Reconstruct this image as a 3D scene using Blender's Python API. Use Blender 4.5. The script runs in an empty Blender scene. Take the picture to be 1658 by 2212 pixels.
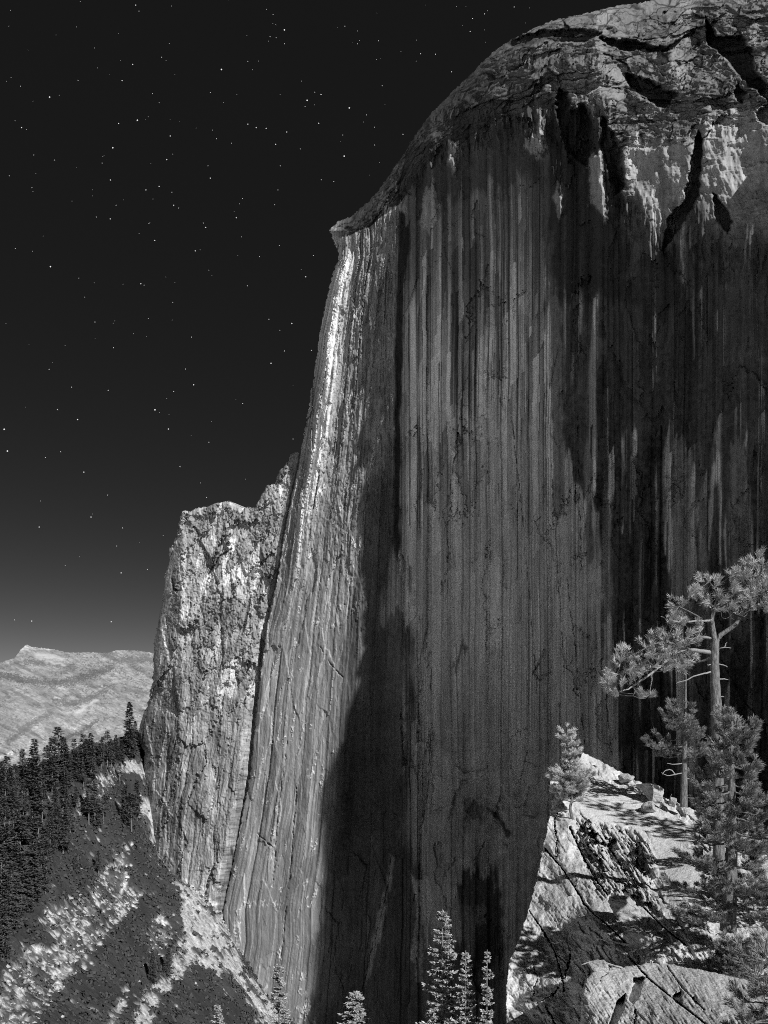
import bpy, math, random
import numpy as np
from mathutils import Vector, Matrix
f32 = np.float32
rnd = random.Random(7)
scene = bpy.context.scene
C = scene.collection
R = math.radians

# ------------------------------------------------------------------ camera
F = 900.0                 # focal length in pixels of a 768 wide frame
VH = 700.0                # row of the horizon
K = 768.0 / 1658.0        # survey grid (1658 wide) to frame
cam = bpy.data.cameras.new('camera')
co = bpy.data.objects.new('camera', cam); C.objects.link(co)
cam.sensor_fit = 'AUTO'; cam.sensor_width = 36.0
cam.lens = F / 1024.0 * 36.0
cam.shift_y = (VH - 512.0) / 1024.0     # view camera with a raised front
cam.clip_start = 0.5; cam.clip_end = 200000.0
co.location = (0, 0, 0); co.rotation_euler = (R(90), 0, 0)
scene.camera = co

def at(x, y, Y):
    return Vector(((x * K - 384.0) / F * Y, Y, (VH - y * K) / F * Y))
def pos(x, y, D):
    return np.stack([(x * K - 384.0) / F * D, D, (VH - y * K) / F * D], -1).astype(f32)

# ------------------------------------------------------------------ noise
def _h(ix, iy, seed):
    h = (ix.astype(np.int64) * 374761393 + iy.astype(np.int64) * 668265263 + seed * 1442695041) & 0xFFFFFFFF
    h = ((h ^ (h >> 13)) * 1274126177) & 0xFFFFFFFF
    return (h ^ (h >> 16)) & 0xFFFF
_A = np.arange(256) * (2 * np.pi / 256)
_GX, _GY = np.cos(_A).astype(f32), np.sin(_A).astype(f32)
def perlin(x, y, seed=0):
    x = np.asarray(x, f32); y = np.asarray(y, f32)
    xi = np.floor(x); yi = np.floor(y); fx = x - xi; fy = y - yi
    xi = xi.astype(np.int32); yi = yi.astype(np.int32)
    u = fx * fx * fx * (fx * (fx * 6 - 15) + 10); v = fy * fy * fy * (fy * (fy * 6 - 15) + 10)
    def g(dx, dy):
        h = _h(xi + dx, yi + dy, seed) & 255
        return _GX[h] * (fx - dx) + _GY[h] * (fy - dy)
    a = g(0, 0); a += u * (g(1, 0) - a)
    b = g(0, 1); b += u * (g(1, 1) - b)
    return (a + v * (b - a)) * 1.5
def fbm(x, y, o=4, seed=0, gain=.5, lac=2.03):
    r = 0; a = 1.0; s = 0
    for i in range(o):
        r = r + a * perlin(x, y, seed + i * 17); s += a; a *= gain; x = x * lac + 3.1; y = y * lac + 1.7
    return r / s * 1.4
def ridged(x, y, o=3, seed=0, gain=.5):
    r = 0; a = 1.0; s = 0
    for i in range(o):
        r = r + a * (1 - np.abs(perlin(x, y, seed + i * 17)) * 2); s += a; a *= gain; x = x * 2.07 + 5.3; y = y * 2.07 + 2.9
    return r / s
def cells(x, y, seed=0):
    """distance to nearest, second nearest and a random value per cell"""
    x = np.asarray(x, f32); y = np.asarray(y, f32)
    xi = np.floor(x).astype(np.int32); yi = np.floor(y).astype(np.int32)
    f1 = np.full(x.shape, 9, f32); f2 = f1.copy(); idv = np.zeros(x.shape, f32)
    gx = f1 * 0; gy = f1 * 0
    for dx in (-1, 0, 1):
        for dy in (-1, 0, 1):
            h = _h(xi + dx, yi + dy, seed); h2 = _h(xi + dx, yi + dy, seed + 91)
            px = xi + dx + h.astype(f32) / 65536; py = yi + dy + h2.astype(f32) / 65536
            d = np.hypot(px - x, py - y).astype(f32)
            near = d < f1
            f2 = np.where(near, f1, np.minimum(f2, d))
            idv = np.where(near, ((h * 31 + h2 * 17) & 1023).astype(f32) / 1023, idv)
            gx = np.where(near, x - px, gx); gy = np.where(near, y - py, gy)
            f1 = np.where(near, d, f1)
    return f1, f2, idv, gx, gy
def strips(x, y, w, L, seed):
    """upright strips of rock: random value per strip and length, place across it, distance to its joint, second value"""
    t = x / w + .8 * perlin(x / (w * 2.1), x * 0 + seed, seed); c = np.floor(t); fr = (t - c).astype(f32); z = np.zeros(c.shape, np.int32)
    hc = _h(c.astype(np.int32), z, seed).astype(f32) / 65536
    yy = y / L + hc * 13 + .05 * (fr - .5) * (w / 12)
    s = np.floor(yy).astype(np.int32); fy = yy - s; ci = c.astype(np.int32)
    v = _h(ci, s, seed + 3).astype(f32) / 65536; v2 = _h(ci, s, seed + 5).astype(f32) / 65536
    return v, fr, np.minimum(fr, 1 - fr) * w, v2
def sstep(a, b, x):
    t = np.clip((x - a) / (b - a), 0, 1); return t * t * (3 - 2 * t)
def mix(a, b, t): return a + (b - a) * t
def inside(px, py, poly):
    r = np.zeros(px.shape, bool); n = len(poly)
    for i in range(n):
        x1, y1 = poly[i]; x2, y2 = poly[(i + 1) % n]
        if y1 == y2: continue
        c = (py < y1) != (py < y2)
        r ^= c & (px < (x2 - x1) * (py - y1) / (y2 - y1) + x1)
    return r
def segdist(px, py, pts):
    d = np.full(px.shape, 1e6, f32)
    for (x1, y1), (x2, y2) in zip(pts[:-1], pts[1:]):
        dx, dy = x2 - x1, y2 - y1; l = dx * dx + dy * dy + 1e-9
        t = np.clip(((px - x1) * dx + (py - y1) * dy) / l, 0, 1)
        d = np.minimum(d, np.hypot(px - x1 - t * dx, py - y1 - t * dy))
    return d.astype(f32)
def sub(X, Y, pts, m):
    """bounding window of a regular grid"""
    xs = [p[0] for p in pts]; ys = [p[1] for p in pts]
    j0, j1 = np.searchsorted(X[0], [min(xs) - m, max(xs) + m]); i0, i1 = np.searchsorted(Y[:, 0], [min(ys) - m, max(ys) + m])
    return slice(i0, i1), slice(j0, j1)
def poly_sd(X, Y, poly, m, warp=0, ws=14, seed=0, wy=None, dy=None):
    """window and signed distance (positive inside) with a ragged outline"""
    w = sub(X, Y, poly, m + warp + (30 if dy is not None else 0))
    x, y = X[w], Y[w]
    if x.size == 0: return w, None
    if warp:
        wy = wy or ws
        nx = x + warp * fbm(x / ws, y / wy, 4, seed + 5); ny = y + warp * (wy / ws) ** .5 * fbm(x / ws, y / wy, 4, seed + 77)
    else: nx, ny = x, y
    if dy is not None: ny = ny + dy[w]
    d = segdist(nx, ny, poly + [poly[0]])
    return w, np.where(inside(nx, ny, poly), d, -d)

# ------------------------------------------------------------------ mesh makers
def np_mesh(name, v, quads=None, tris=None, mat=None, parent=None, smooth=True, attrs=None, link=True):
    me = bpy.data.meshes.new(name)
    nq = 0 if quads is None else len(quads); nt = 0 if tris is None else len(tris)
    me.vertices.add(len(v)); me.vertices.foreach_set('co', np.ascontiguousarray(v, f32).ravel())
    idx = []
    if nq: idx.append(np.asarray(quads, np.int32).ravel())
    if nt: idx.append(np.asarray(tris, np.int32).ravel())
    idx = np.concatenate(idx)
    me.loops.add(len(idx)); me.loops.foreach_set('vertex_index', idx)
    me.polygons.add(nq + nt)
    st = np.concatenate([np.arange(nq) * 4, nq * 4 + np.arange(nt) * 3]).astype(np.int32)
    me.polygons.foreach_set('loop_start', st)
    me.update(calc_edges=True)
    me.polygons.foreach_set('use_smooth', np.full(nq + nt, smooth, bool))
    for k, a in (attrs or {}).items():
        at_ = me.attributes.new(k, 'FLOAT', 'POINT'); at_.data.foreach_set('value', np.ascontiguousarray(a, f32).ravel())
    if mat: me.materials.append(mat)
    if not link: return me
    o = bpy.data.objects.new(name, me); C.objects.link(o)
    if parent: o.parent = parent
    return o
def grid_obj(name, X, Y, D, keep, attrs, mat, skirt=None, parent=None):
    """surface over a survey grid: X,Y bearings, D distance in metres; the rim is carried back by `skirt`"""
    n, m = X.shape
    P = pos(X, Y, D).reshape(-1, 3)
    q = keep[:-1, :-1] & keep[1:, :-1] & keep[:-1, 1:] & keep[1:, 1:]
    i, j = np.nonzero(q); b = i * m + j
    quads = np.stack([b + m, b + m + 1, b + 1, b], -1)
    used = np.zeros(n * m, bool); used[quads.ravel()] = True
    remap = np.cumsum(used) - 1
    v = P[used]; quads = remap[quads]
    at_ = {k: a.reshape(-1)[used] for k, a in attrs.items()}
    if skirt is not None:
        e = np.concatenate([quads[:, [0, 1]], quads[:, [1, 2]], quads[:, [2, 3]], quads[:, [3, 0]]])
        key = np.sort(e, 1); key = key[:, 0].astype(np.int64) * len(v) + key[:, 1]
        _, inv, cnt = np.unique(key, return_inverse=True, return_counts=True)
        be = e[cnt[inv] == 1]
        bv = np.unique(be); nb = len(v)
        mp = np.zeros(nb, np.int64); mp[bv] = np.arange(len(bv)) + nb
        v = np.concatenate([v, v[bv] + np.array(skirt, f32)])
        quads = np.concatenate([quads, np.stack([be[:, 1], be[:, 0], mp[be[:, 0]], mp[be[:, 1]]], -1)])
        at_ = {k: np.concatenate([a, a[bv]]) for k, a in at_.items()}
    return np_mesh(name, v, quads, None, mat, parent, True, at_)
def tag(o, label=None, cat=None, group=None, kind=None):
    for k, val in (('label', label), ('category', cat), ('group', group), ('kind', kind)):
        if val: o[k] = val
    return o

# ------------------------------------------------------------------ materials
def mat(name, base=.3, attr=None, rough=.92, noise=(), bump=(), coord='Object', spec=.25, calm=None):
    """grey procedural material; noise/bump: (scale xyz, amount, detail)"""
    m = bpy.data.materials.new(name); m.use_nodes = True
    nt = m.node_tree; N = nt.nodes; L = nt.links
    b = N['Principled BSDF']; b.inputs['Roughness'].default_value = rough
    b.inputs['Specular IOR Level'].default_value = spec
    tc = N.new('ShaderNodeTexCoord')
    if attr:
        a = N.new('ShaderNodeAttribute'); a.attribute_name = attr; val = a.outputs['Fac']
    else:
        a = N.new('ShaderNodeValue'); a.outputs[0].default_value = base; val = a.outputs[0]
    def tex(sc, detail):
        mp = N.new('ShaderNodeMapping'); mp.inputs['Scale'].default_value = sc
        L.new(tc.outputs[coord], mp.inputs['Vector'])
        t = N.new('ShaderNodeTexNoise'); t.inputs['Scale'].default_value = 1; t.inputs['Detail'].default_value = detail
        t.inputs['Roughness'].default_value = .65
        L.new(mp.outputs[0], t.inputs['Vector']); return t.outputs['Fac']
    def mth(op, x, y):
        k = N.new('ShaderNodeMath'); k.operation = op
        for i, z in enumerate((x, y)):
            if isinstance(z, (int, float)): k.inputs[i].default_value = z
            else: L.new(z, k.inputs[i])
        return k.outputs[0]
    if calm:                        # where the streaks fade out
        ca = N.new('ShaderNodeAttribute'); ca.attribute_name = calm; keep_ = mth('SUBTRACT', 1.0, ca.outputs['Fac'])
    for k_, (sc, amt, det) in enumerate(noise):      # multiply by 1 +- amount
        dv = mth('MULTIPLY', mth('SUBTRACT', tex(sc, det), .5), 2.6 * amt)
        if calm and k_ == 0: dv = mth('MULTIPLY', dv, keep_)
        val = mth('MULTIPLY', val, mth('MAXIMUM', mth('ADD', dv, 1.0), .08))
    val = mth('MINIMUM', val, .85)
    cc = N.new('ShaderNodeCombineColor')
    for i in range(3): L.new(val, cc.inputs[i])
    L.new(cc.outputs[0], b.inputs['Base Color'])
    h = None
    for sc, dist, det in bump:
        t = mth('MULTIPLY', tex(sc, det), dist); h = t if h is None else mth('ADD', h, t)
    if h is not None:
        bp = N.new('ShaderNodeBump'); bp.inputs['Strength'].default_value = 1; bp.inputs['Distance'].default_value = 1
        L.new(h, bp.inputs['Height']); L.new(bp.outputs[0], b.inputs['Normal'])
    return m
M = {}
M['cliff'] = mat('granite_cliff', attr='albedo', calm='cap', noise=[((.9, .9, .012), .2, 3), ((.6, .6, .25), .34, 7)], bump=[((.5, .5, .16), .35, 8)])
M['land'] = mat('hillside_ground', attr='albedo', noise=[((.15, .15, .15), .3, 8), ((1.3, 1.3, 1.3), .5, 4)], bump=[((.4, .4, .4), 1.2, 8)])
M['far'] = mat('far_granite', attr='albedo', noise=[((.006, .006, .006), .3, 8)], bump=[((.012, .012, .012), 6, 9)])
M['rock'] = mat('outcrop_granite', attr='albedo', noise=[((5, 5, 5), .22, 8), ((22, 22, 22), .25, 3)], bump=[((3, 3, 3), .10, 8), ((14, 14, 14), .03, 4)])
M['boulder'] = mat('boulder_granite', .38, noise=[((2.2, 2.2, 2.2), .4, 8), ((20, 20, 20), .25, 3)], bump=[((3, 3, 3), .12, 8), ((14, 14, 14), .03, 4)])
M['bark'] = mat('pine_bark', .17, noise=[((13, 13, 4), 1.3, 7), ((40, 40, 14), .5, 3)], bump=[((13, 13, 4), .12, 7)])
M['dead'] = mat('dead_wood', .29, noise=[((30, 30, 6), .4, 5)], bump=[((30, 30, 6), .015, 5)])
M['needle'] = mat('pine_needles', .21, rough=.5, spec=.5, noise=[((1.5, 1.5, 1.5), .35, 3)])
M['needle3'] = mat('young_pine_needles', .5, rough=.55, spec=.5, noise=[((2.5, 2.5, 2.5), .3, 3)])
M['needle4'] = mat('tall_pine_needles', .42, rough=.5, spec=.5, noise=[((1.8, 1.8, 1.8), .45, 3)])
M['needle2'] = mat('fir_needles', .085, rough=.7, noise=[((.4, .4, .4), .4, 3)])
M['bark2'] = mat('fir_bark', .16, noise=[((3, 3, .6), .5, 4)])
M['brush'] = mat('brush_leaves', .058, rough=.8, noise=[((.25, .25, .25), .5, 4)])
SKY_POW = 2.1; SKY_MUL = .0184; SKY_FLOOR = .061
SH_BULGE = 4.5; SH_Y = 232.0; SH_TOP = 215.0; SH_LOW = .4
# ------------------------------------------------------------------ light and sky
EL = R(35); SX, SY = .574, -.819                     # sun behind the camera, to its right
SUN = Vector((SX * math.cos(EL), SY * math.cos(EL), math.sin(EL)))
ld = bpy.data.lights.new('sun', 'SUN'); ld.energy = 4.2; ld.angle = R(.5); ld.color = (1, 1, 1)
lo = bpy.data.objects.new('sun', ld); C.objects.link(lo)
lo.rotation_euler = (-SUN).to_track_quat('-Z', 'Y').to_euler(); lo.location = (0, -200, 400)
w = bpy.data.worlds.new('World'); scene.world = w; w.use_nodes = True
nt = w.node_tree; N = nt.nodes; L = nt.links
sky = N.new('ShaderNodeTexSky'); sky.sky_type = 'NISHITA'; sky.sun_disc = False
sky.sun_elevation = EL; sky.sun_rotation = math.atan2(SX, SY)
sky.altitude = 2300; sky.air_density = 1.0; sky.dust_density = 1.2; sky.ozone_density = 1
sep = N.new('ShaderNodeSeparateColor'); L.new(sky.outputs[0], sep.inputs[0])
def wm(op, x, y):
    k = N.new('ShaderNodeMath'); k.operation = op
    for i, z in enumerate((x, y)):
        if isinstance(z, (int, float)): k.inputs[i].default_value = z
        else: L.new(z, k.inputs[i])
    return k.outputs[0]
# black and white film behind a deep red filter: only the red of the sky, with a film curve
red = wm('POWER', sep.outputs[0], SKY_POW)
red = wm('ADD', wm('MULTIPLY', red, SKY_MUL), SKY_FLOOR)
cc = N.new('ShaderNodeCombineColor')
for i in range(3): L.new(red, cc.inputs[i])
bg = N['Background']; L.new(cc.outputs[0], bg.inputs['Color']); bg.inputs['Strength'].default_value = .1
scene.view_settings.view_transform = 'Standard'; scene.view_settings.look = 'None'
scene.view_settings.exposure = .35; scene.view_settings.gamma = 1
scene.render.film_transparent = False
scene.cycles.max_bounces = 6; scene.cycles.diffuse_bounces = 4; scene.cycles.use_denoising = False; scene.cycles.filter_width = 1.0
# ------------------------------------------------------------------ the granite dome
DS = 1.3                                     # survey spacing
CX, CY, RA, RB0, RB1 = 9.8, 462.0, .62, 1.0, 1.6
def uu(x): return (x * K - 384.0) / F
def rB(y): return mix(RB0, RB1, sstep(600, 1500, y))
def D_A(x): return (CX + RA * CY) / np.maximum(uu(x) + RA, .12)
def D_B(x, y): r = rB(y); return (CX + r * CY) / np.maximum(uu(x) + r, .2)
SIL = [(710, 497), (728, 479), (760, 465), (800, 429), (822, 403), (843, 371), (865, 342), (895, 292), (928, 246), (972, 202), (1017, 158),
       (1061, 114), (1104, 84), (1170, 53), (1192, 44), (1254, 31), (1325, 13), (1390, 4), (1500, -22), (1658, -60), (1760, -80)]
LEFT = [(731, 546), (731, 555), (717, 594), (706, 638), (688, 727), (678, 810), (663, 893), (652, 960), (645, 1000), (632, 1060), (618, 1127),
        (599, 1248), (574, 1360), (554, 1523), (540, 1669), (511, 1820), (482, 1964), (484, 2036), (470, 2110), (440, 2260)]
def lefty(y):
    return np.interp(y, [p[1] for p in LEFT], [p[0] for p in LEFT])
X, Y = np.meshgrid(np.arange(430, 1740, DS, dtype=f32), np.arange(-90, 2262, DS, dtype=f32))
outline = SIL + [(1760, 2300), (430, 2300)] + LEFT[::-1]
jx = X + 3.0 * fbm(X / 9, Y / 9, 3, 3); jy = Y + 2.5 * fbm(X / 10, Y / 8, 3, 8)
keep = inside(jx, jy, outline)
lx = lefty(Y).astype(f32)
tt = np.clip((X - lx) / (868 - lx), -.3, 1.5)              # 0 at the left edge .. 1 at the corner
ysil = np.interp(X, [p[0] for p in SIL], [p[1] for p in SIL]).astype(f32)
wcap = np.interp(X + 30 * fbm(X / 70, Y / 90, 3, 20), [700, 760, 870, 960, 1050, 1190, 1290, 1345, 1400, 1500, 1660, 1760], [30, 50, 90, 130, 170, 225, 270, 470, 530, 600, 650, 670]).astype(f32)
ragged = 1 + .24 * fbm(X / 120, Y / 300, 2, 21)
q = np.clip(1 - (Y - ysil) / (wcap * ragged), 0, .9995)
dA = D_A(X); dB = D_B(X, Y)
k = 2.5; hh = np.clip(.5 + .5 * (dB - dA) / k, 0, 1)
D0 = dB * (1 - hh) + dA * hh - k * hh * (1 - hh)            # smooth union of the two walls
isB = sstep(-4, 4, dA - dB)                                 # 1 on the left wall
cap_m = wcap * K / F * dA
D = D0 + 1.15 * cap_m * (1 - np.sqrt(1 - q * q))
# roll off at the left edge and its light pillar
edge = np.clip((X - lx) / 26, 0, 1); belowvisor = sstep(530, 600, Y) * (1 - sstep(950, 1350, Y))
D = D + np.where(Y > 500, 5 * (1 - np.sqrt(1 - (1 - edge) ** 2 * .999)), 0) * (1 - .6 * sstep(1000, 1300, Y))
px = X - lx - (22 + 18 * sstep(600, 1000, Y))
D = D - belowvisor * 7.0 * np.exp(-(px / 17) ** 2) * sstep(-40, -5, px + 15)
upper = isB * (1 - sstep(1000, 1500, Y))
capm = sstep(.02, .2, q)
# relief: flakes and ribs that run down the walls, facets of several sizes
xs = np.where(X < 868, 868 - (1 - tt) * 250, X)
warp = 5 * fbm(X / 160, Y / 500, 3, 31) + .8 * fbm(X / 20, Y / 110, 3, 32)
xw = xs + warp
jag = fbm(X / 11, Y / 90, 3, 33)
jagr = fbm(X / 7, Y / 9, 3, 34)
def plates(wx_, wy_, sx_, sy_, seed, j=.10):
    f1_, f2_, i_, gx_, gy_ = cells(wx_ / sx_ + j * jag, wy_ / sy_ + j * jag, seed)
    return f2_ - f1_, i_, gx_, gy_
p1, p1x, p1e, p1b = strips(xw, Y, 31, 760, 41); p1x = p1x - .5
p2, p2x, p2e, p2b = strips(xw + .5 * jag, Y, 12.5, 430, 42); p2x = p2x - .5
p3, p3x, p3e, p3b = strips(xw + .5 * jag, Y, 5.2, 240, 43); p3x = p3x - .5
wall = 1 - capm
rel = 2.0 * fbm(xw / 90, Y / 420, 4, 44) * wall
rel += wall * (1 - .65 * isB * (1 - upper)) * ((p1 - .5) * 2.4 + p1x * (p1 - .5) * 3.0 + (p2 - .5) * 1.0 + p2x * (p2 - .5) * 2.0 + (p3 - .5) * .45 + p3x * (p3 - .5) * 1.0)
# left wall: tilted plates whose right hand lips catch the sun
q1e, q1, q1x, q1y = plates(xw + 1.5 * jagr * (.3 + upper), Y, 24, 110, 51, .15)
q2e, q2, q2x, q2y = plates(xw + 1.2 * jagr * (.3 + upper), Y, 8, 60, 52, .2)
rug = fbm(xw / 10, Y / 26, 5, 52, .6)
thin = sstep(.05, .5, fbm(xw / 50, Y / 160, 3, 53))
rel += isB * wall * (1 - .35 * (1 - upper)) * ((q1 - .5) * (1.2 + 1.0 * upper) + q1x * (q1 - .55) * (1.8 + 2.0 * upper) + (.35 + .5 * thin + .7 * upper) * ((q2 - .5) * .9 + q2x * (q2 - .6) * 1.8 + q2y * (q2 - .5) * .6) + rug * (.25 + 1.0 * upper))
# cap: sheets that peel along the dome, stepped one over the other
s_par = (Y - ysil)
wq = s_par + 22 * fbm(X / 130, Y / 80, 4, 71) - .12 * (X - 1200)
c1e, cid, c1x, c1y = plates(X + 14 * jag * 0, wq, 150, 46, 81, .06)
c2e, cid2, c2x, c2y = plates(X + 10 * fbm(X / 40, Y / 30, 3, 80), wq, 58, 19, 82, .10)
c3e, cid3, c3x, c3y = plates(X, wq + 6 * fbm(X / 20, Y / 12, 3, 79), 20, 7.5, 83, .2)
capr = (cid - .5) * 10 + c1y * 8 * (cid - .25) + (cid2 - .5) * 3.6 + c2y * 3.2 * (cid2 - .2) + c2x * (cid2 - .5) * 2 + (cid3 - .5) * .9 + c3y * 1.0 + .7 * fbm(X / 14, wq / 6, 4, 86) + 5 * fbm(X / 130, Y / 120, 3, 87)
soft = capm * sstep(.0, .10, 1 - q)
smoothface = sstep(1335, 1380, X) * sstep(290, 340, s_par + 12 * jag) 
calm = sstep(.1, .5, fbm(X / 90, wq / 40, 3, 88)) * .6
rel += capm * (1.1 * fbm(X / 13, wq / 9, 4, 98) + 1.6 * fbm(X / 40, wq / 24, 3, 99)) * (1 - sstep(1000, 1150, X) * .5) * (1 - smoothface)
rel += capr * soft * (1 - .85 * smoothface) * (1 - calm) * mix(.5, 1, sstep(900, 1150, X))
rel += smoothface * capm * (2.5 * fbm(X / 70, Y / 90, 4, 95) + .5 * fbm((X - Y * .4) / 10, (Y + X * .4) / 40, 4, 96))
# dripping ragged pockets where the cap breaks over the wall
drip = np.exp(-((Y - ysil - wcap * .94) / np.minimum(wcap * .24, 62)) ** 2) * (X > 860) * (1 - .45 * smoothface)
e1, e2, eid, egx, egy = cells(xw / 27 + .25 * jag, Y / 120, 93)
k1, k2, kid, kgx, kgy = cells(xw / 10 + .25 * jag, Y / 42, 97)
rel += drip * ((eid - .5) * 3.2 + egx * 4 * (eid - .4) + (kid - .5) * 1.6 + kgx * (kid - .5) * 3 + 1.6 * fbm(X / 9, Y / 24, 4, 94) + 7 * fbm(X / 46 + .5 * fbm(X / 30, Y / 80, 2, 78), Y / 120, 3, 89))
D = D + rel

# albedo -------------------------------------------------------------
S1 = fbm(xw / 5.5, Y / 190, 4, 101); S2 = fbm(xw / 24, Y / 420, 3, 102); S3 = fbm(xw / 2.6, Y / 90, 3, 103)
B1 = fbm(X / 60, Y / 90, 4, 104)
def pts(xv, table): return np.interp(xv, [t[0] for t in table], [t[1] for t in table])
strip = (p1 - .5) * .5 + (p2 - .5) * .6 + (p3 - .5) * .4
seams = np.maximum(np.maximum(.95 * (1 - sstep(.9, 2.6, p1e)) * (p1b > .3), .9 * (1 - sstep(.7, 1.9, p2e)) * (p2b > .5)), .7 * (1 - sstep(.5, 1.4, p3e)) * (p3b > .62))
V1 = p2 * .6 + p3 * .4
smooth_low = sstep(1560, 1680, Y + 60 * B1) * sstep(900, 960, X) * (1 - .5 * sstep(1240, 1330, X))
quiet = np.maximum(sstep(-.1, .4, fbm(xw / 110, Y / 300, 3, 113) + .15) * sstep(600, 1000, Y), .9 * sstep(860, 1200, Y + 90 * B1) * sstep(900, 950, X) * (1 - .55 * sstep(1170, 1260, X)))      # smoother panels low on the wall
alb = .58 * (1 + strip * mix(1.35, .5, quiet) + .34 * S2 + .10 * S3 + .10 * B1)
alb *= 1 - seams * mix(.9, .4, quiet) * (1 - .75 * smooth_low)
alb *= 1 + smooth_low * (.14 + .35 * fbm(X / 26, Y / 34, 5, 160) - strip * .3)
glint = (1 - sstep(.4, 1.2, np.abs(p2e - 2.4))) * (p2x > 0) * (p2b > .62) * sstep(0, .4, S2 + .2)
alb *= 1 + .7 * glint
# angular spalls: where sheets have dropped off, a fresher shallow scar with a broken upper lip
def spalls(sx_, sy_, seed, lo):
    f1_, f2_, i_, gx_, gy_ = cells(X / sx_ + .12 * jagr + .3 * fbm(X / 30, Y / 40, 3, seed + 1), Y / sy_ + .10 * jagr + .35 * X / sx_ * ((seed % 2) * 2 - 1) * .4, seed)
    on = (i_ > lo) * (X > 868) * wall; e_ = 1 - sstep(.0, .05, f2_ - f1_)
    return on, e_, i_, gy_
for sx_, sy_, sd_, lo_, dp_ in ((58, 170, 170, .74, 1.4), (30, 80, 175, .82, .8)):
    on_, e_, i_, gy_ = spalls(sx_, sy_, sd_, lo_)
    far_ = sstep(-.1, .2, fbm(X / 150, Y / 200, 2, sd_ + 3) + .05)
    D += on_ * far_ * (dp_ + dp_ * np.maximum(-gy_, 0) * 2)
    alb *= 1 + on_ * far_ * ((i_ - lo_) / (1 - lo_) - .45) * .55
    alb *= 1 - .4 * e_ * on_ * far_ * (fbm(X / 14, Y / 14, 2, sd_ + 4) > -.1)
# water stain darkening the right of the wall
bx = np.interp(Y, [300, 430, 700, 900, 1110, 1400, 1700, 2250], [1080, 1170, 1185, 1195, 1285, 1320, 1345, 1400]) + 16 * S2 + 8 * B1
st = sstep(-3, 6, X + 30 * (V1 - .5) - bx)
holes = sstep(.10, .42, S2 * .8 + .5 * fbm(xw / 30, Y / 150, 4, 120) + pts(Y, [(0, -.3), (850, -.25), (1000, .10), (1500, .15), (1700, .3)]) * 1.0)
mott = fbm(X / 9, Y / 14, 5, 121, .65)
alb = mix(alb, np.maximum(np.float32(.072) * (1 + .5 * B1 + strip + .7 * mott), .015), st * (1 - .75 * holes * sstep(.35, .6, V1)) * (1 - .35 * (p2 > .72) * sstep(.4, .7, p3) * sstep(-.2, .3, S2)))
# streaked dark top of the wall under the cap
tp = (1 - sstep(430, 900, Y + 420 * (V1 - .5) + 90 * S2)) * (X > 868) * (1 - capm)
alb = mix(alb, .085 * (1 + 1.4 * strip), tp * .9)
# left wall tone
alb = mix(alb, .37 * (1 + .6 * strip + .15 * B1 + .2 * S3 + .2 * (q1 - .5)) * (1 - .5 * seams), isB)
alb = mix(alb, .25 * (1 + .35 * rug + .3 * B1 + .5 * (q2 - .5)) * (1 - .4 * seams), upper * sstep(30, 60, X - lx))
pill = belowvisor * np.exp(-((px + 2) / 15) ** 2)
alb = mix(alb, .82 * (1 - .6 * seams), np.clip(pill * (1.15 + 1.2 * (p3 - .5)), 0, 1))  # pillar's sunlit brightness also painted into its albedo
vein = sstep(.80, .93, ridged(xw / 16 + 1.2 * jagr * .25, Y / 150, 2, 130)) * sstep(-.1, .35, fbm(xw / 30, Y / 90, 3, 131))
alb = mix(alb, .80, isB * vein * .9)
D -= isB * vein * .5
# cap tone
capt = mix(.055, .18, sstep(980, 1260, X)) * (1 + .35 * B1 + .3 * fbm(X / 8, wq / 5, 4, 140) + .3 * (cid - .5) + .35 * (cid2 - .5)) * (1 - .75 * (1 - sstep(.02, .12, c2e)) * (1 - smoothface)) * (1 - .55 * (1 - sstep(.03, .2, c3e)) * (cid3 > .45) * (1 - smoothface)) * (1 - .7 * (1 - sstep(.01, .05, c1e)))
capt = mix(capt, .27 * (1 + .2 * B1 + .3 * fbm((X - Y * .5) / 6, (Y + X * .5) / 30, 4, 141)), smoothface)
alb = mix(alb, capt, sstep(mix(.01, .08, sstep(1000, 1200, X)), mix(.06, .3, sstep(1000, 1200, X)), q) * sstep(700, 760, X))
def stain_or_shade(poly, val, warp=10, ws=16, soft_=6, seed=0, amt=1, wy=None, drip_=60):
    w_, s = poly_sd(X, Y, poly, 12, warp, ws, seed, wy, (drip_ * (V1 - .5)) if drip_ else None)
    if s is None: return
    alb[w_] = mix(alb[w_], val * (1 + .8 * strip[w_] + .3 * B1[w_] + .3 * mott[w_]), amt * sstep(-soft_, soft_, s))
def recess(poly, depth, warp=5, ws=18, soft_=3, seed=0):
    w_, s = poly_sd(X, Y, poly, 12, warp, ws, seed)
    D[w_] += depth * sstep(-soft_, soft_, s)
def crack(p, wd=2.0, deep=1.5, dark=.85):
    w_ = sub(X, Y, p, 14); x, y = X[w_], Y[w_]
    s = segdist(x + 2.5 * fbm(x / 12, y / 12, 3, 150), y, p)
    g = np.exp(-(s / (wd * (.7 + .6 * fbm(x / 18, y / 18, 2, 152)))) ** 2) * sstep(-.35, .1, fbm(x / 22, y / 22, 3, 151)); D[w_] += deep * g; alb[w_] *= 1 - dark * g
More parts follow.
